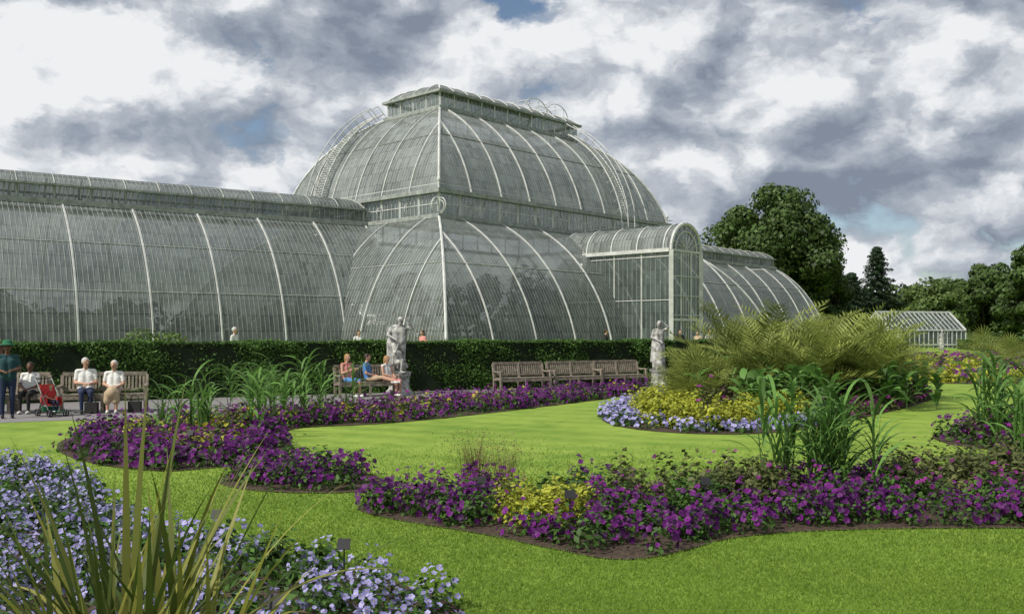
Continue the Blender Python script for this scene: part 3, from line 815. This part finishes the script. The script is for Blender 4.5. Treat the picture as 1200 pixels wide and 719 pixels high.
corn('canna_plant', 5.6, 22.0, 14, .5, 1.0, .17, (.4, .55)); corn('canna_plant', 6.8, 22.4, 14, .45, 1.1, .17, (.4, .55)); corn('canna_plant', 11.0, 27.2, 10, .5, 1.1, .17, (.4, .55)); corn('canna_plant', 5.4, 25.5, 10, .5, 1.4, .17, (.35, .5)); corn('canna_plant', 9.6, 24.0, 10, .5, 1.2, .17, (.4, .55))

def wisp(name, x, y, h, n):
    acc = Acc()
    for i in range(n):
        strap(acc, (x+rng.normal(0, .06), y+rng.normal(0, .06), 0), rng.uniform(0, 6.28), h*rng.uniform(.7, 1.1), .006, rng.uniform(1.15, 1.55), rng.uniform(.1, .5), 0, rng.random(), 5)
    P = np.column_stack([x+rng.normal(0, .22, n*5), y+rng.normal(0, .22, n*5), h*rng.uniform(.35, 1.0, n*5)])
    V, F = leaves(P, rdir(n*5), .02, .7); acc.add(V, F, 0, rng.random(n*5)); acc.build(name, [M['twig']])
wisp('ornamental_grass', -.45, 11.2, .78, 120); wisp('ornamental_grass', -.1, 11.0, .68, 90)

def palmplant(name, x, y, z, h, nf, L, stem=.3):
    acc = Acc()
    for i in range(nf):
        yaw = i*2.4+rng.normal(0, .2); el = rng.uniform(.65, 1.45)
        frond(acc, (x, y, z+stem), yaw, L*rng.uniform(.8, 1.2), el, rng.uniform(.6, 1.4), .050, L*.24, 24, 0, rng.uniform(.05, 1))
    acc.build(name, [M['palm']])
palms = [(7.6, 23.5, 2.1), (8.6, 25.0, 2.5), (9.6, 26.5, 2.6), (7.0, 26.5, 2.7), (8.2, 28.5, 3.0), (10.4, 29.0, 2.6), (6.6, 24.6, 2.1), (11.6, 31, 2.6), (9.4, 24.6, 2.0), (7.3, 30.5, 2.8), (11.2, 28.0, 2.1), (9.6, 31.5, 2.9), (12.4, 32.5, 2.3), (6.2, 27.5, 2.3)]
for x, y, Lf in palms: palmplant('palm_plant', x, y, .1, 1.5, 26, Lf, .3)
def fanpalm(name, x, y, h, n=16, r=.38):
    acc = Acc()
    for i in range(n):
        yaw = i*2.4; el = rng.uniform(.1, 1.4); Ls = h*rng.uniform(.6, 1)
        d = np.array([math.cos(yaw)*math.cos(el), math.sin(yaw)*math.cos(el), math.sin(el)])
        strap(acc, (x, y, .1), yaw, Ls, .02, el, .05, 0, .4, 3); c = np.array([x, y, .1])+d*Ls
        sd = np.array([-math.sin(yaw), math.cos(yaw), 0])
        for k in range(15):
            a = -1.7+3.4*k/14; dd = d*math.cos(a)+sd*math.sin(a)+np.array([0, 0, -.15]); e2 = -d*math.sin(a)+sd*math.cos(a)
            V = np.array([c, c+dd*r*.6+e2*.022, c+dd*r, c+dd*r*.6-e2*.022]); acc.add(V, np.array([[0, 1, 2, 3]]), 0, .3+.5*rng.random())
    acc.build(name, [M['palm']])
fanpalm('fan_palm', 4.4, 23.0, 1.2, 30, .55); fanpalm('fan_palm', 5.0, 24.3, 1.3, 28, .55)
fanpalm('fan_palm', 25.4, 50, 1.8, 30, .9); fanpalm('fan_palm', 28.0, 52, 1.6, 26, .8)

# foreground flax
acc = Acc()
for i in range(180):
    yaw = rng.uniform(0, 2*PI); st = i < 110; el = rng.uniform(.9, 1.5) if st else rng.uniform(.5, 1.1); Lf = rng.uniform(.9, 1.55)
    strap(acc, (-1.72+rng.normal(0, .18), 4.2+rng.normal(0, .16), .02), yaw, Lf, rng.uniform(.026, .042), el, rng.uniform(.05, .8) if st else rng.uniform(.9, 2.1), 0, rng.random()**1.8, 12, 1.8, rng.normal(0, .35))
for yaw, el, Lf, dr in ((2.0, 1.45, 1.66, .12), (2.9, 1.25, 1.55, .3), (.3, .95, 1.6, 1.4), (1.1, 1.4, 1.72, .1), (0.05, .7, 1.45, 1.1), (-.2, .8, 1.7, 1.7), (3.2, 1.0, 1.5, .4), (2.6, 1.4, 1.6, .3), (.9, 1.2, 1.5, .5), (1.5, 1.5, 1.66, .15), (.5, 1.25, 1.55, .3), (3.4, 1.2, 1.5, .6)):
    strap(acc, (-1.72, 4.2, .02), yaw, Lf, .044, el, dr, 0, rng.random()*.6, 14, 1.8, .2)
acc.build('flax_plant', [M['phorm']])
acc = Acc()
for x, y, r in ((-14.2, 36, .75), (-13.2, 36.3, .7), (1.0, 40, .5), (1.8, 40.5, .5), (-.2, 41, .4), (5.5, 43, .5), (-22, 33, .5)):
    blob_leaves(acc, (x, y, TZ+r+.3), r, 500, .16, tb=.3, squash=.9)
acc.build('shrubs', [M['tree2']])

# grass blades in the near lawn
n = 420000
Y = 5.2/(1-rng.random(n)*.70); X = rng.uniform(-.62, .62, n)*Y
P = np.column_stack([X, Y]); keep = rng.random(n) < np.clip((16.5-Y)/6, 0, 1)
for poly in BEDS[:5]: keep &= ~inpoly(P, poly)
P = P[keep]; n = len(P); sc = np.clip(P[:, 1]/8, .8, 1.5)
h = rng.uniform(.014, .034, n)*sc**.5; a = rng.uniform(0, 6.28, n); wv = .0040*sc
lean = rng.normal(0, .7, (n, 2))*h[:, None]
V = np.zeros((n, 3, 3)); V[:, 0, 0] = P[:, 0]-np.cos(a)*wv; V[:, 0, 1] = P[:, 1]-np.sin(a)*wv
V[:, 1, 0] = P[:, 0]+np.cos(a)*wv; V[:, 1, 1] = P[:, 1]+np.sin(a)*wv
V[:, 2, 0] = P[:, 0]+lean[:, 0]; V[:, 2, 1] = P[:, 1]+lean[:, 1]; V[:, 2, 2] = h
patch = .5+.5*np.sin(P[:, 0]*1.3+np.sin(P[:, 1]*.9)*1.5)*np.sin(P[:, 1]*1.1+P[:, 0]*.4)
acc = Acc(); acc.add(V.reshape(-1, 3), np.arange(n*3).reshape(n, 3), 0, np.clip(rng.random(n)*.75+patch*.25, 0, 1)); acc.build('grass', [M['blade']])

def label(x, y, h=.28, s=.05):
    m = MB(); m.beam((x, y, 0), (x, y+.01, h), .010, .010)
    m.obox((x, y-.012, h+.01), (s, 0, 0), (0, .030, .035), (0, .003, -.0025))
    m.build('plant_label', [M['black']])
for x, y, h in ((-1.28, 7.15, .30), (-2.7, 8.6, .25), (-.32, 9.9, .36), (.55, 8.9, .38), (2.0, 9.7, .38), (-1.35, 5.4, .36), (-4.9, 14.3, .4)): label(x, y, h)

# ------------------------------------------------------------------ trees
def tree(name, x, y, H, R, z0, ncl, nl, size, mat='tree', seed=0, squash=.85):
    ob = empty(name); acc = Acc(); cz = (z0+H)/2; sz = (H-z0)/2
    tr = MB(); tr.tube([(x, y, 0), (x+.1, y, z0*.6), (x, y+.1, z0+sz*.6), (x, y, z0+sz*1.3)], [H*.028, H*.02, H*.014, .05], 9)
    for i in range(ncl):
        d = rdir(1)[0]; rad = rng.uniform(.35, .9)**.7; r = R*rng.uniform(.17, .34)
        c = np.array([x, y, cz])+d*np.array([R, R, sz])*rad*np.array([1-.22*max(0, d[2])]*2+[1])
        blob_leaves(acc, c, r, nl, size, 0, squash, .7, rng.uniform(0, .3))
        if i % 5 == 0: tr.tube([(x, y, z0*.8), tuple((np.array([x, y, z0*1.1])+c)/2), tuple(c)], [H*.012, H*.007, .03], 6)
    tr.build('trunk', [M['bark']], ob); acc.build('crown', [M[mat]], ob)
tree('oak_tree', 36.6, 131, 22.2, 9.0, 3.0, 130, 380, .6)
tree('oak_tree', 44.5, 136, 14, 5.0, 2.0, 40, 300, .6)
tree('chestnut_tree', 75.5, 150, 13.5, 6.0, 1.5, 50, 300, .7, 'tree')
tree('chestnut_tree', 66, 146, 10.4, 5.5, 1.0, 40, 300, .6, 'tree2')
tree('chestnut_tree', 84, 150, 12.5, 6.0, 1.0, 45, 300, .6, 'tree')
tree('lime_tree', 62.8, 112, 14.5, 3.8, 1.5, 45, 300, .5, 'tree')
def conifer(name, x, y, H, R):
    ob = empty(name); tr = MB(); tr.tube([(x, y, 0), (x, y, H)], [H*.02, .03], 8); tr.build('trunk', [M['bark']], ob); acc = Acc()
    for i in range(130):
        f = (i+.5)/130; z = 1+(H-1)*f; rr = R*(1-f)**.8*rng.uniform(.5, 1.25)+.25; a = i*2.4
        for k in range(3):
            q = rr*(k+1)/3; blob_leaves(acc, (x+q*math.cos(a), y+q*math.sin(a), z-.25*q), .55, 40, .4, 0, .5, .4)
    acc.build('crown', [M['conifer']], ob)
conifer('pine_tree', 58.3, 150, 15.8, 4.8); conifer('pine_tree', 53.5, 148, 11.5, 4.0)
acc = Acc()
for i in range(200):
    x = rng.uniform(44, 150); y = rng.uniform(152, 185); h = rng.uniform(5, 10.5)
    for k in range(4): blob_leaves(acc, (x+rng.normal(0, 2), y, h*(.3+.2*k)), rng.uniform(1.8, 3.2), 170, .9, 0, .9, .7, rng.uniform(0, .3))
for i in range(60):
    x = rng.uniform(36, 90); y = 108+rng.uniform(0, 25); blob_leaves(acc, (x, y, 1.0), rng.uniform(1, 1.9), 130, .5, 0, .8, .6, rng.uniform(0, .4))
acc.build('distant_trees', [M['tree']])

# small white glasshouse
gh = MB(); F2 = Fr((40.3, 104, 0), (.97, .24, 0), (.24, -.97, 0))
Lg, Wg, ez, rz = 9.5, 2.6, 2.4, 4.35
gg = MB()
for sg in (-1, 1):
    gg.face([F2.pt(0, sg*Wg, 0), F2.pt(Lg, sg*Wg, 0), F2.pt(Lg, sg*Wg, ez), F2.pt(0, sg*Wg, ez)]); gg.face([F2.pt(0, sg*Wg, ez), F2.pt(Lg, sg*Wg, ez), F2.pt(Lg, 0, rz), F2.pt(0, 0, rz)])
    for i in range(17):
        t = Lg*i/16; gh.beam(F2.pt(t, sg*(Wg+.03), 0), F2.pt(t, sg*(Wg+.03), ez), .07, .07); gh.beam(F2.pt(t, sg*Wg, ez), F2.pt(t, 0, rz+.04), .06, .06)
    for z in (.8, ez): gh.beam(F2.pt(0, sg*(Wg+.05), z), F2.pt(Lg, sg*(Wg+.05), z), .14, .14)
gh.beam(F2.pt(-.1, 0, rz+.08), F2.pt(Lg+.1, 0, rz+.08), .2, .2)
for t in (0, Lg):
    gg.face([F2.pt(t, -Wg, 0), F2.pt(t, Wg, 0), F2.pt(t, Wg, ez), F2.pt(t, 0, rz), F2.pt(t, -Wg, ez)])
    for i in range(9):
        q = -Wg+2*Wg*i/8; gh.beam(F2.pt(t-.03, q, 0), F2.pt(t-.03, q, ez+(rz-ez)*(1-abs(q)/Wg)), .07, .07)
    for sg in (-1, 1): gh.beam(F2.pt(t, sg*Wg, ez), F2.pt(t, 0, rz), .18, .18)
    gh.beam(F2.pt(t, -Wg, ez), F2.pt(t, Wg, ez), .14, .14)
ob = empty('glasshouse'); gh.build('frame', [M['white']], ob); gg.build('panes', [M['clear']], ob, uvs=True)

# ------------------------------------------------------------------ benches
def bench(loc, yaw, L=1.9):
    m = MB(); h = L/2
    for x in (-h, 0, h):
        m.box(x-.035, x+.035, -.30, -.23, 0, .62 if x else .42); m.box(x-.035, x+.035, .20, .27, 0, .45)
        m.beam((x, .235, .44), (x, .34, .90), .07, .07); m.box(x-.03, x+.03, -.225, .195, .36, .42)
        if x: m.box(x-.045, x+.045, -.32, .27, .623, .665)
    for i in range(5): m.box(-h+.04, h-.04, -.28+i*.10, -.20+i*.10, .424, .45)
    m.beam((-h, .345, .92), (h, .345, .92), .06, .09); m.beam((-h+.04, .255, .53), (h-.04, .255, .53), .04, .06)
    n = int(L/.085)
    for i in range(n): x = -h+.08+(L-.16)*i/(n-1); m.beam((x, .26, .545), (x, .335, .88), .05, .018)
    m.box(-h+.04, h-.04, -.285, -.25, .32, .41)
    o = m.build('park_bench', [M['wood']]); o.location = loc; o.rotation_euler = (0, 0, yaw); return o
Y28 = math.radians(28)
bench((-10.05, 23.1, .006), Y28*.6, 1.95)
bench((.35, 31.9, .006), Y28, 1.9); bench((2.2, 33.0, .006), Y28, 1.9); bench((3.95, 34.2, .006), Y28, 1.9)
bench((-4.45, 28.9, .006), Y28, 1.9)

# ------------------------------------------------------------------ figures
ST = dict(pel=(0, 0, .94), chest=(0, .0, 1.27), neck=(0, .01, 1.44), head=(0, -.02, 1.60),
          shL=(-.185, 0, 1.39), elL=(-.24, .04, 1.11), wrL=(-.22, -.08, .88), shR=(.185, 0, 1.39), elR=(.24, .04, 1.11), wrR=(.22, -.08, .88),
          hiL=(-.09, 0, .90), knL=(-.10, -.03, .50), anL=(-.10, .03, .09), hiR=(.09, 0, .90), knR=(.10, -.03, .50), anR=(.10, .03, .09))
SI = dict(pel=(0, .02, .55), chest=(0, .09, .88), neck=(0, .10, 1.05), head=(0, .06, 1.21),
          shL=(-.185, .09, 1.0), elL=(-.235, .02, .73), wrL=(-.08, -.20, .66), shR=(.185, .09, 1.0), elR=(.235, .02, .73), wrR=(.08, -.20, .66),
          hiL=(-.09, 0, .53), knL=(-.10, -.43, .51), anL=(-.10, -.44, .09), hiR=(.09, 0, .53), knR=(.10, -.43, .51), anR=(.10, -.44, .09))
def remesh(mb, voxel):
    me = bpy.data.meshes.new('tmp'); me.from_pydata(mb.v, [], mb.f); me.update()
    o = bpy.data.objects.new('tmp', me); COL.objects.link(o)
    md = o.modifiers.new('r', 'REMESH'); md.mode = 'VOXEL'; md.voxel_size = voxel; md.use_smooth_shade = True
    sm = o.modifiers.new('s', 'SMOOTH'); sm.factor = .5; sm.iterations = 3
    dg = bpy.context.evaluated_depsgraph_get(); dg.update()
    ev = o.evaluated_get(dg); r = bpy.data.meshes.new_from_object(ev)
    V = np.empty(len(r.vertices)*3, np.float32); r.vertices.foreach_get('co', V); V = V.reshape(-1, 3)
    F = [tuple(p.vertices) for p in r.polygons]
    bpy.data.objects.remove(o); bpy.data.meshes.remove(me); bpy.data.meshes.remove(r)
    return V, F
def figure(name, pose, loc, yaw, mats, scale=1.0, sleeve=.9, trouser=1.95, hairlen=0.0, hat=None, over=None, skirt=False, bulk=1.0, voxel=.016, statue=False, drape=None, hdir=None, parent=None):
    """mats: (skin, top, bottom, hair, shoes)"""
    J = {k: Vector(v) for k, v in pose.items()}
    if over:
        for k, v in over.items(): J[k] = Vector(v)
    b = MB(); seg = []
    def cap(p, r, q, R, lab):
        b.capsule(p, r, q, R); seg.append((p.copy(), q.copy(), r, R, lab))
    fwd = Vector(hdir) if hdir else Vector((0, -1, 0)); fwd.normalize()
    sx = (J['shR']-J['shL']).normalized()
    hd = J['head']; bk = bulk
    b.ell(hd+Vector((0, 0, .02)), (.078, .095, .105)); b.ell(hd+fwd*.025-Vector((0, 0, .055)), (.052, .06, .055))
    b.capsule(hd+fwd*.085+Vector((0, 0, .02)), .010, hd+fwd*.108-Vector((0, 0, .012)), .017)
    rt = fwd.cross(Vector((0, 0, 1))).normalized()
    for sg in (-1, 1): b.ell(hd+rt*sg*.082, (.016, .018, .032)); 
    seg.append((hd-Vector((0, 0, .05)), hd+Vector((0, 0, .05)), .08, .09, 'skin'))
    cap(J['neck'], .055, hd-Vector((0, 0, .06))-fwd*.01, .048, 'skin')
    for sg in (-1, 1):
        cap(J['pel']+sx*.055*sg*bk, .115*bk, J['chest']+sx*.065*sg*bk, .112*bk, 'top')
        cap(J['chest']+sx*.06*sg, .11*bk, J['neck']+sx*.05*sg-Vector((0, 0, .05)), .07, 'top')
    cap(J['shL'], .058*bk, J['neck']-Vector((0, 0, .03)), .055, 'top'); cap(J['shR'], .058*bk, J['neck']-Vector((0, 0, .03)), .055, 'top')
    for s in 'LR':
        sh, el, wr = J['sh'+s], J['el'+s], J['wr'+s]
        cap(sh, .055*bk, el, .040*bk, 'top' if sleeve > .55 else ('skin' if sleeve == 0 else 'half'))
        cap(el, .041*bk, wr, .027, 'top' if sleeve > .95 else 'skin')
        hdv = (wr-el).normalized(); cap(wr, .027, wr+hdv*.07, .030, 'skin')
        hi, kn, an = J['hi'+s], J['kn'+s], J['an'+s]
        cap(hi, .095*bk, kn, .060, 'bot'); cap(kn, .060, an, .040, 'bot' if trouser > 1.5 else 'skin')
        toe = an+Vector((0, -.16, -.045)); heel = an+Vector((0, .03, -.045))
        cap(heel, .042, toe, .034, 'shoe')
    if skirt:
        k = (J['knL']+J['knR'])/2; cap(J['pel'], .16, k+Vector((0, 0, .0)), .15, 'bot'); 
        for s in 'LR': cap(J['kn'+s], .085, J['kn'+s].lerp(J['an'+s], .45), .10, 'bot')
    if drape:
        for p, r, q, R_ in drape: b.capsule(Vector(p), r, Vector(q), R_); seg.append((Vector(p), Vector(q), r, R_, 'bot'))
    V, F = remesh(b, voxel)
    out = MB(); out.v = [tuple(v) for v in V]; out.f = F; out.uv = [(0, 0)]*sum(len(f) for f in F)
    C = np.array([V[list(f)].mean(0) for f in F]); best = np.full(len(C), 1e9); lab = np.zeros(len(C), int)
    for p, q, r, R_, l in seg:
        p_, q_ = np.array(p), np.array(q); ab = q_-p_; t = np.clip(((C-p_)@ab)/max(ab@ab, 1e-9), 0, 1)
        d = np.linalg.norm(C-(p_+t[:, None]*ab), axis=1)-(r+(R_-r)*t); k = d < best
        if l == 'half': lv = np.where(t < .75, 1, 0)
        else: lv = np.full(len(C), {'skin': 0, 'top': 1, 'bot': 2, 'shoe': 4}[l])
        best = np.where(k, d, best); lab = np.where(k, lv, lab)
    out.m = lab.tolist()
    for s in 'LR':
        wr, el = J['wr'+s], J['el'+s]; d = (wr-el).normalized(); side = d.cross(Vector((0, 0, 1)))
        side = side.normalized() if side.length > .2 else Vector((0, 1, 0)); pn = d.cross(side).normalized()
        if pn.z > 0: pn = -pn
        kn = wr+d*.085
        for i, ln in enumerate((.065, .075, .070, .055)):
            o = kn+side*(-.027+.018*i); out.tube([o, o+d*ln*.45+pn*.006, o+d*ln*.75+pn*.02, o+d*ln*.9+pn*.036], [.009, .0085, .008, .006], 6, 0)
        sg = -1; o = wr+d*.035+side*sg*.026
        out.tube([o, o+side*sg*.022+d*.02, o+side*sg*.03+d*.045+pn*.008], [.011, .010, .008], 6, 0)
    for sg in (-1, 1): out.ell(hd+fwd*.088+rt*sg*.032+Vector((0, 0, .022)), (.011, .011, .007), 0 if statue else 5, 8, 5)
    out.ell(hd+fwd*.086-Vector((0, 0, .048)), (.022, .012, .006), 0 if statue else 5, 8, 5)
    out.ell(hd-fwd*.022+Vector((0, 0, .038)), (.090, .104, .100), 3, 14, 9)
    if hairlen > 0:
        out.capsule(hd-fwd*.05, .085, hd-fwd*.075-Vector((0, 0, hairlen)), .06, 3)
    if hat:
        out.lathe(hd+Vector((0, 0, .075)), [(.17, -.005), (.165, .008), (.105, .012), (.10, .07), (.07, .11), (.0, .115)], 18, 6)
    mm = [mats[0], mats[1], mats[2], mats[3], mats[4], M['black'] if not statue else mats[0], hat or mats[3]]
    o = out.build(name, mm, parent, smooth=True); o.location = loc; o.rotation_euler = (0, 0, yaw); o.scale = (scale,)*3
    return o
sk, dk = M['skin'], M['c_black']
def handbag(loc):
    m = MB(); m.obox((0, 0, .14), (.15, 0, 0), (0, .06, 0), (0, 0, .13)); m.tube([(-.1, 0, .26), (-.08, 0, .40), (.08, 0, .40), (.1, 0, .26)], .012, 6)
    o = m.build('handbag', [M['c_black']]); o.location = loc
handbag((-9.2, 22.9, .01)); handbag((-10.1, 22.55, .01))
figure('seated_man', SI, (-10.42, 22.95, 0), Y28*.9, (sk, M['c_white'], M['c_navy'], M['hairgrey'], dk), 1.0, .5, over=dict(wrL=(-.03, -.25, .72), wrR=(.04, -.22, .70)), bulk=1.1, hdir=(.4, -.9, 0))
figure('seated_woman', SI, (-9.78, 23.05, 0), Y28*.6, (sk, M['c_white'], M['c_tan'], M['hairgrey'], M['c_white']), .95, .5, 1.0, hairlen=.03, skirt=True, hdir=(-.3, -.9, 0))
figure('standing_woman', ST, (-11.45, 21.3, 0), .5, (M['skin2'], M['c_teal'], M['c_navy'], M['hairdark'], dk), 1.0, .5, hairlen=.06, hat=M['c_green'], over=dict(wrL=(-.10, -.25, 1.08), wrR=(.10, -.26, 1.10), elL=(-.25, -.02, 1.12), elR=(.25, -.02, 1.12)), bulk=1.12)
figure('standing_man', ST, (-12.2, 22.4, 0), -.4, (M['skin2'], M['c_white'], M['c_black'], M['hairdark'], dk), .98, 1.0, over=dict(knR=(.12, -.2, .52), anR=(.12, -.1, .09)))
figure('seated_boy', SI, (-11.75, 22.85, 0), .2, (M['skin2'], M['c_white'], M['c_black'], M['hairdark'], M['c_white']), .92, .5)
bench((-12.15, 22.85, .006), .15, 1.5)
def pushchair(loc, yaw, sc):
    r = empty('pushchair', loc=loc); r.rotation_euler = (0, 0, yaw); r.scale = (sc,)*3
    m = MB()
    for sx in (-.22, .22):
        m.tube([(sx, -.38, .10), (sx, .05, .55), (sx, .42, 1.0), (sx, .50, 1.02)], .014, 6, 0)
        m.tube([(sx, .32, .10), (sx, .02, .50), (sx, -.15, .60)], .013, 6, 0)
        for y in (-.38, .32):
            for e in (-.03, .03):
                m.tube([(sx+e, y+.085*math.cos(a), .10+.085*math.sin(a)) for a in [2*PI*k/14 for k in range(15)]], .018, 6, 1, False)
            for k in range(6): a = PI*k/3; m.tube([(sx, y, .10), (sx, y+.08*math.cos(a), .10+.08*math.sin(a))], .006, 4, 0)
            m.tube([(sx-.05, y, .10), (sx+.05, y, .10)], .012, 6, 0)
    m.tube([(-.22, .50, 1.02), (.22, .50, 1.02)], .018, 6, 1); m.tube([(-.22, -.38, .10), (.22, -.38, .10)], .010, 6, 0)
    m.obox((0, -.05, .34), (.19, 0, 0), (0, .18, .02), (0, -.002, .02), 2); m.obox((0, .18, .60), (.19, 0, 0), (0, .09, .26), (0, -.02, .007), 2)
    for sx in (-.2, .2): m.obox((sx, 0, .43), (.012, 0, 0), (0, .18, 0), (0, 0, .09), 2)
    m.obox((0, -.40, .14), (.17, 0, 0), (0, .05, 0), (0, 0, .015), 3); m.obox((0, .1, .2), (.16, 0, 0), (0, .14, 0), (0, 0, .06), 3)
    m.build('frame', [M['grey'], M['black'], M['c_red'], M['c_green']], r, True)
    figure('toddler', SI, (0, -.02, .12), 0, (sk, M['c_red'], M['c_navy'], M['hairblond'], M['c_white']), .55, .5, parent=r)
pushchair((-10.75, 21.9, 0), .9, .85)
figure('reading_woman', SI, (-5.0, 28.75, 0), Y28+.3, (sk, M['c_pink'], M['c_blue'], M['hairblond'], M['c_white']), .98, 0, 1.0, hairlen=.10, over=dict(wrL=(-.05, -.28, .86), wrR=(.09, -.28, .86)))
figure('reclining_man', SI, (-4.4, 28.95, 0), Y28+.9, (sk, M['c_blue'], M['c_tan'], M['hairdark'], M['c_white']), .98, .5, 1.0, over=dict(knL=(-.10, -.42, .60), anL=(-.08, -.80, .50), knR=(.10, -.42, .60), anR=(.10, -.80, .50)))
figure('reclining_woman', SI, (-3.85, 29.2, 0), Y28+.5, (sk, M['c_white'], M['c_pink'], M['hairblond'], M['c_white']), .93, 0, 1.0, hairlen=.12)
vis = [(-10.2, 34.5, 'c_white', 'hairgrey', 1.4, 'man'), (-6.7, 41, 'c_white', 'hairdark', .5, 'woman'), (-3.95, 41.5, 'c_pink', 'hairdark', -.8, 'woman'), (4.6, 46, 'c_black', 'hairdark', 1.5, 'man'), (9.9, 50, 'c_tan', 'hairdark', -.5, 'woman'), (10.6, 50.5, 'c_white', 'hairblond', .5, 'man'), (9.3, 52, 'c_black', 'hairdark', .2, 'man')]
for x, y, c, h, yw, kd in vis:
    figure('walking_'+kd, ST, (x, y, TZ), yw, (sk, M[c], M['c_navy'], M[h], dk), 1.0 if kd == 'man' else .95, .5, hairlen=.08 if kd == 'woman' else 0, voxel=.022, over=dict(anL=(-.1, .22, .12), knL=(-.1, .05, .5), anR=(.1, -.2, .09), knR=(.1, -.15, .51)))

def statue(name, loc, yaw, kind, sc=1.0):
    r = empty(name, loc=loc); r.rotation_euler = (0, 0, yaw); r.scale = (sc,)*3
    m = MB(); s5 = (M['statue'],)*5
    if kind == 0:
        m.lathe((0, 0, 0), [(.42, 0), (.42, .10), (.36, .14), (.33, .20), (.33, .55), (.37, .60), (.39, .68), (.39, .72), (0, .72)], 20)
        z = .70
        figure('hero', ST, (0, 0, z), 0, s5, 1.02, bulk=1.38, statue=True, parent=r, hdir=(.7, -.7, -.1), voxel=.02,
               over=dict(shL=(-.24, .02, 1.36), shR=(.22, 0, 1.42), elR=(.40, -.08, 1.36), wrR=(.26, -.14, 1.60), elL=(-.36, -.10, 1.16), wrL=(-.16, -.26, 1.05), head=(.05, -.06, 1.60), hiL=(-.1, 0, .9), knL=(-.16, -.16, .52), anL=(-.20, -.02, .09), knR=(.14, .02, .5), anR=(.18, .1, .09)),
               drape=[((-.1, .12, 1.35), .16, (-.22, .16, .9), .17), ((-.22, .16, .9), .16, (-.2, .18, .1), .18), ((.05, .15, .1), .16, (.0, .12, .8), .12)])
        figure('fallen_foe', SI, (-.02, -.12, z-.12), .9, s5, .82, bulk=1.25, statue=True, parent=r, voxel=.02, hdir=(-.6, -.6, .2),
               over=dict(wrL=(-.22, -.10, 1.18), elL=(-.34, -.05, .9), knL=(-.2, -.3, .62), anL=(-.16, -.22, .2), knR=(.16, -.25, .35), anR=(.2, .05, .2), chest=(-.05, .03, .86), wrR=(.26, -.18, .48)))
    else:
        m.lathe((0, 0, 0), [(.40, 0), (.40, .12), (.34, .16), (.30, .20), (.30, .50), (.35, .56), (.37, .64), (0, .64)], 8)
        figure('draped_goddess', ST, (0, 0, .62), 0, s5, 1.06, bulk=1.02, statue=True, parent=r, hairlen=.05, voxel=.02, skirt=True, hdir=(-.6, -.8, -.1),
               over=dict(elR=(.33, -.06, 1.50), wrR=(.13, -.10, 1.66), elL=(-.27, -.02, 1.14), wrL=(-.04, -.20, 1.02)),
               drape=[((-.08, 0, .95), .13, (-.12, .02, .12), .12), ((.08, .02, .95), .13, (.12, .04, .12), .13), ((0, -.03, .9), .12, (.02, -.06, .15), .13), ((-.18, .0, 1.3), .05, (-.26, .05, .3), .05)])
    m.build('pedestal', [M['statue']], r)
statue('garden_statue', (-3.62, 30.1, 0), .2, 0, 1.0)
statue('garden_statue', (5.4, 34.5, 0), .1, 1, .98)
statue('garden_statue', (33.4, 81, 0), .1, 1, .95); statue('garden_statue', (39.4, 86, 0), .3, 1, .95)
print('done')
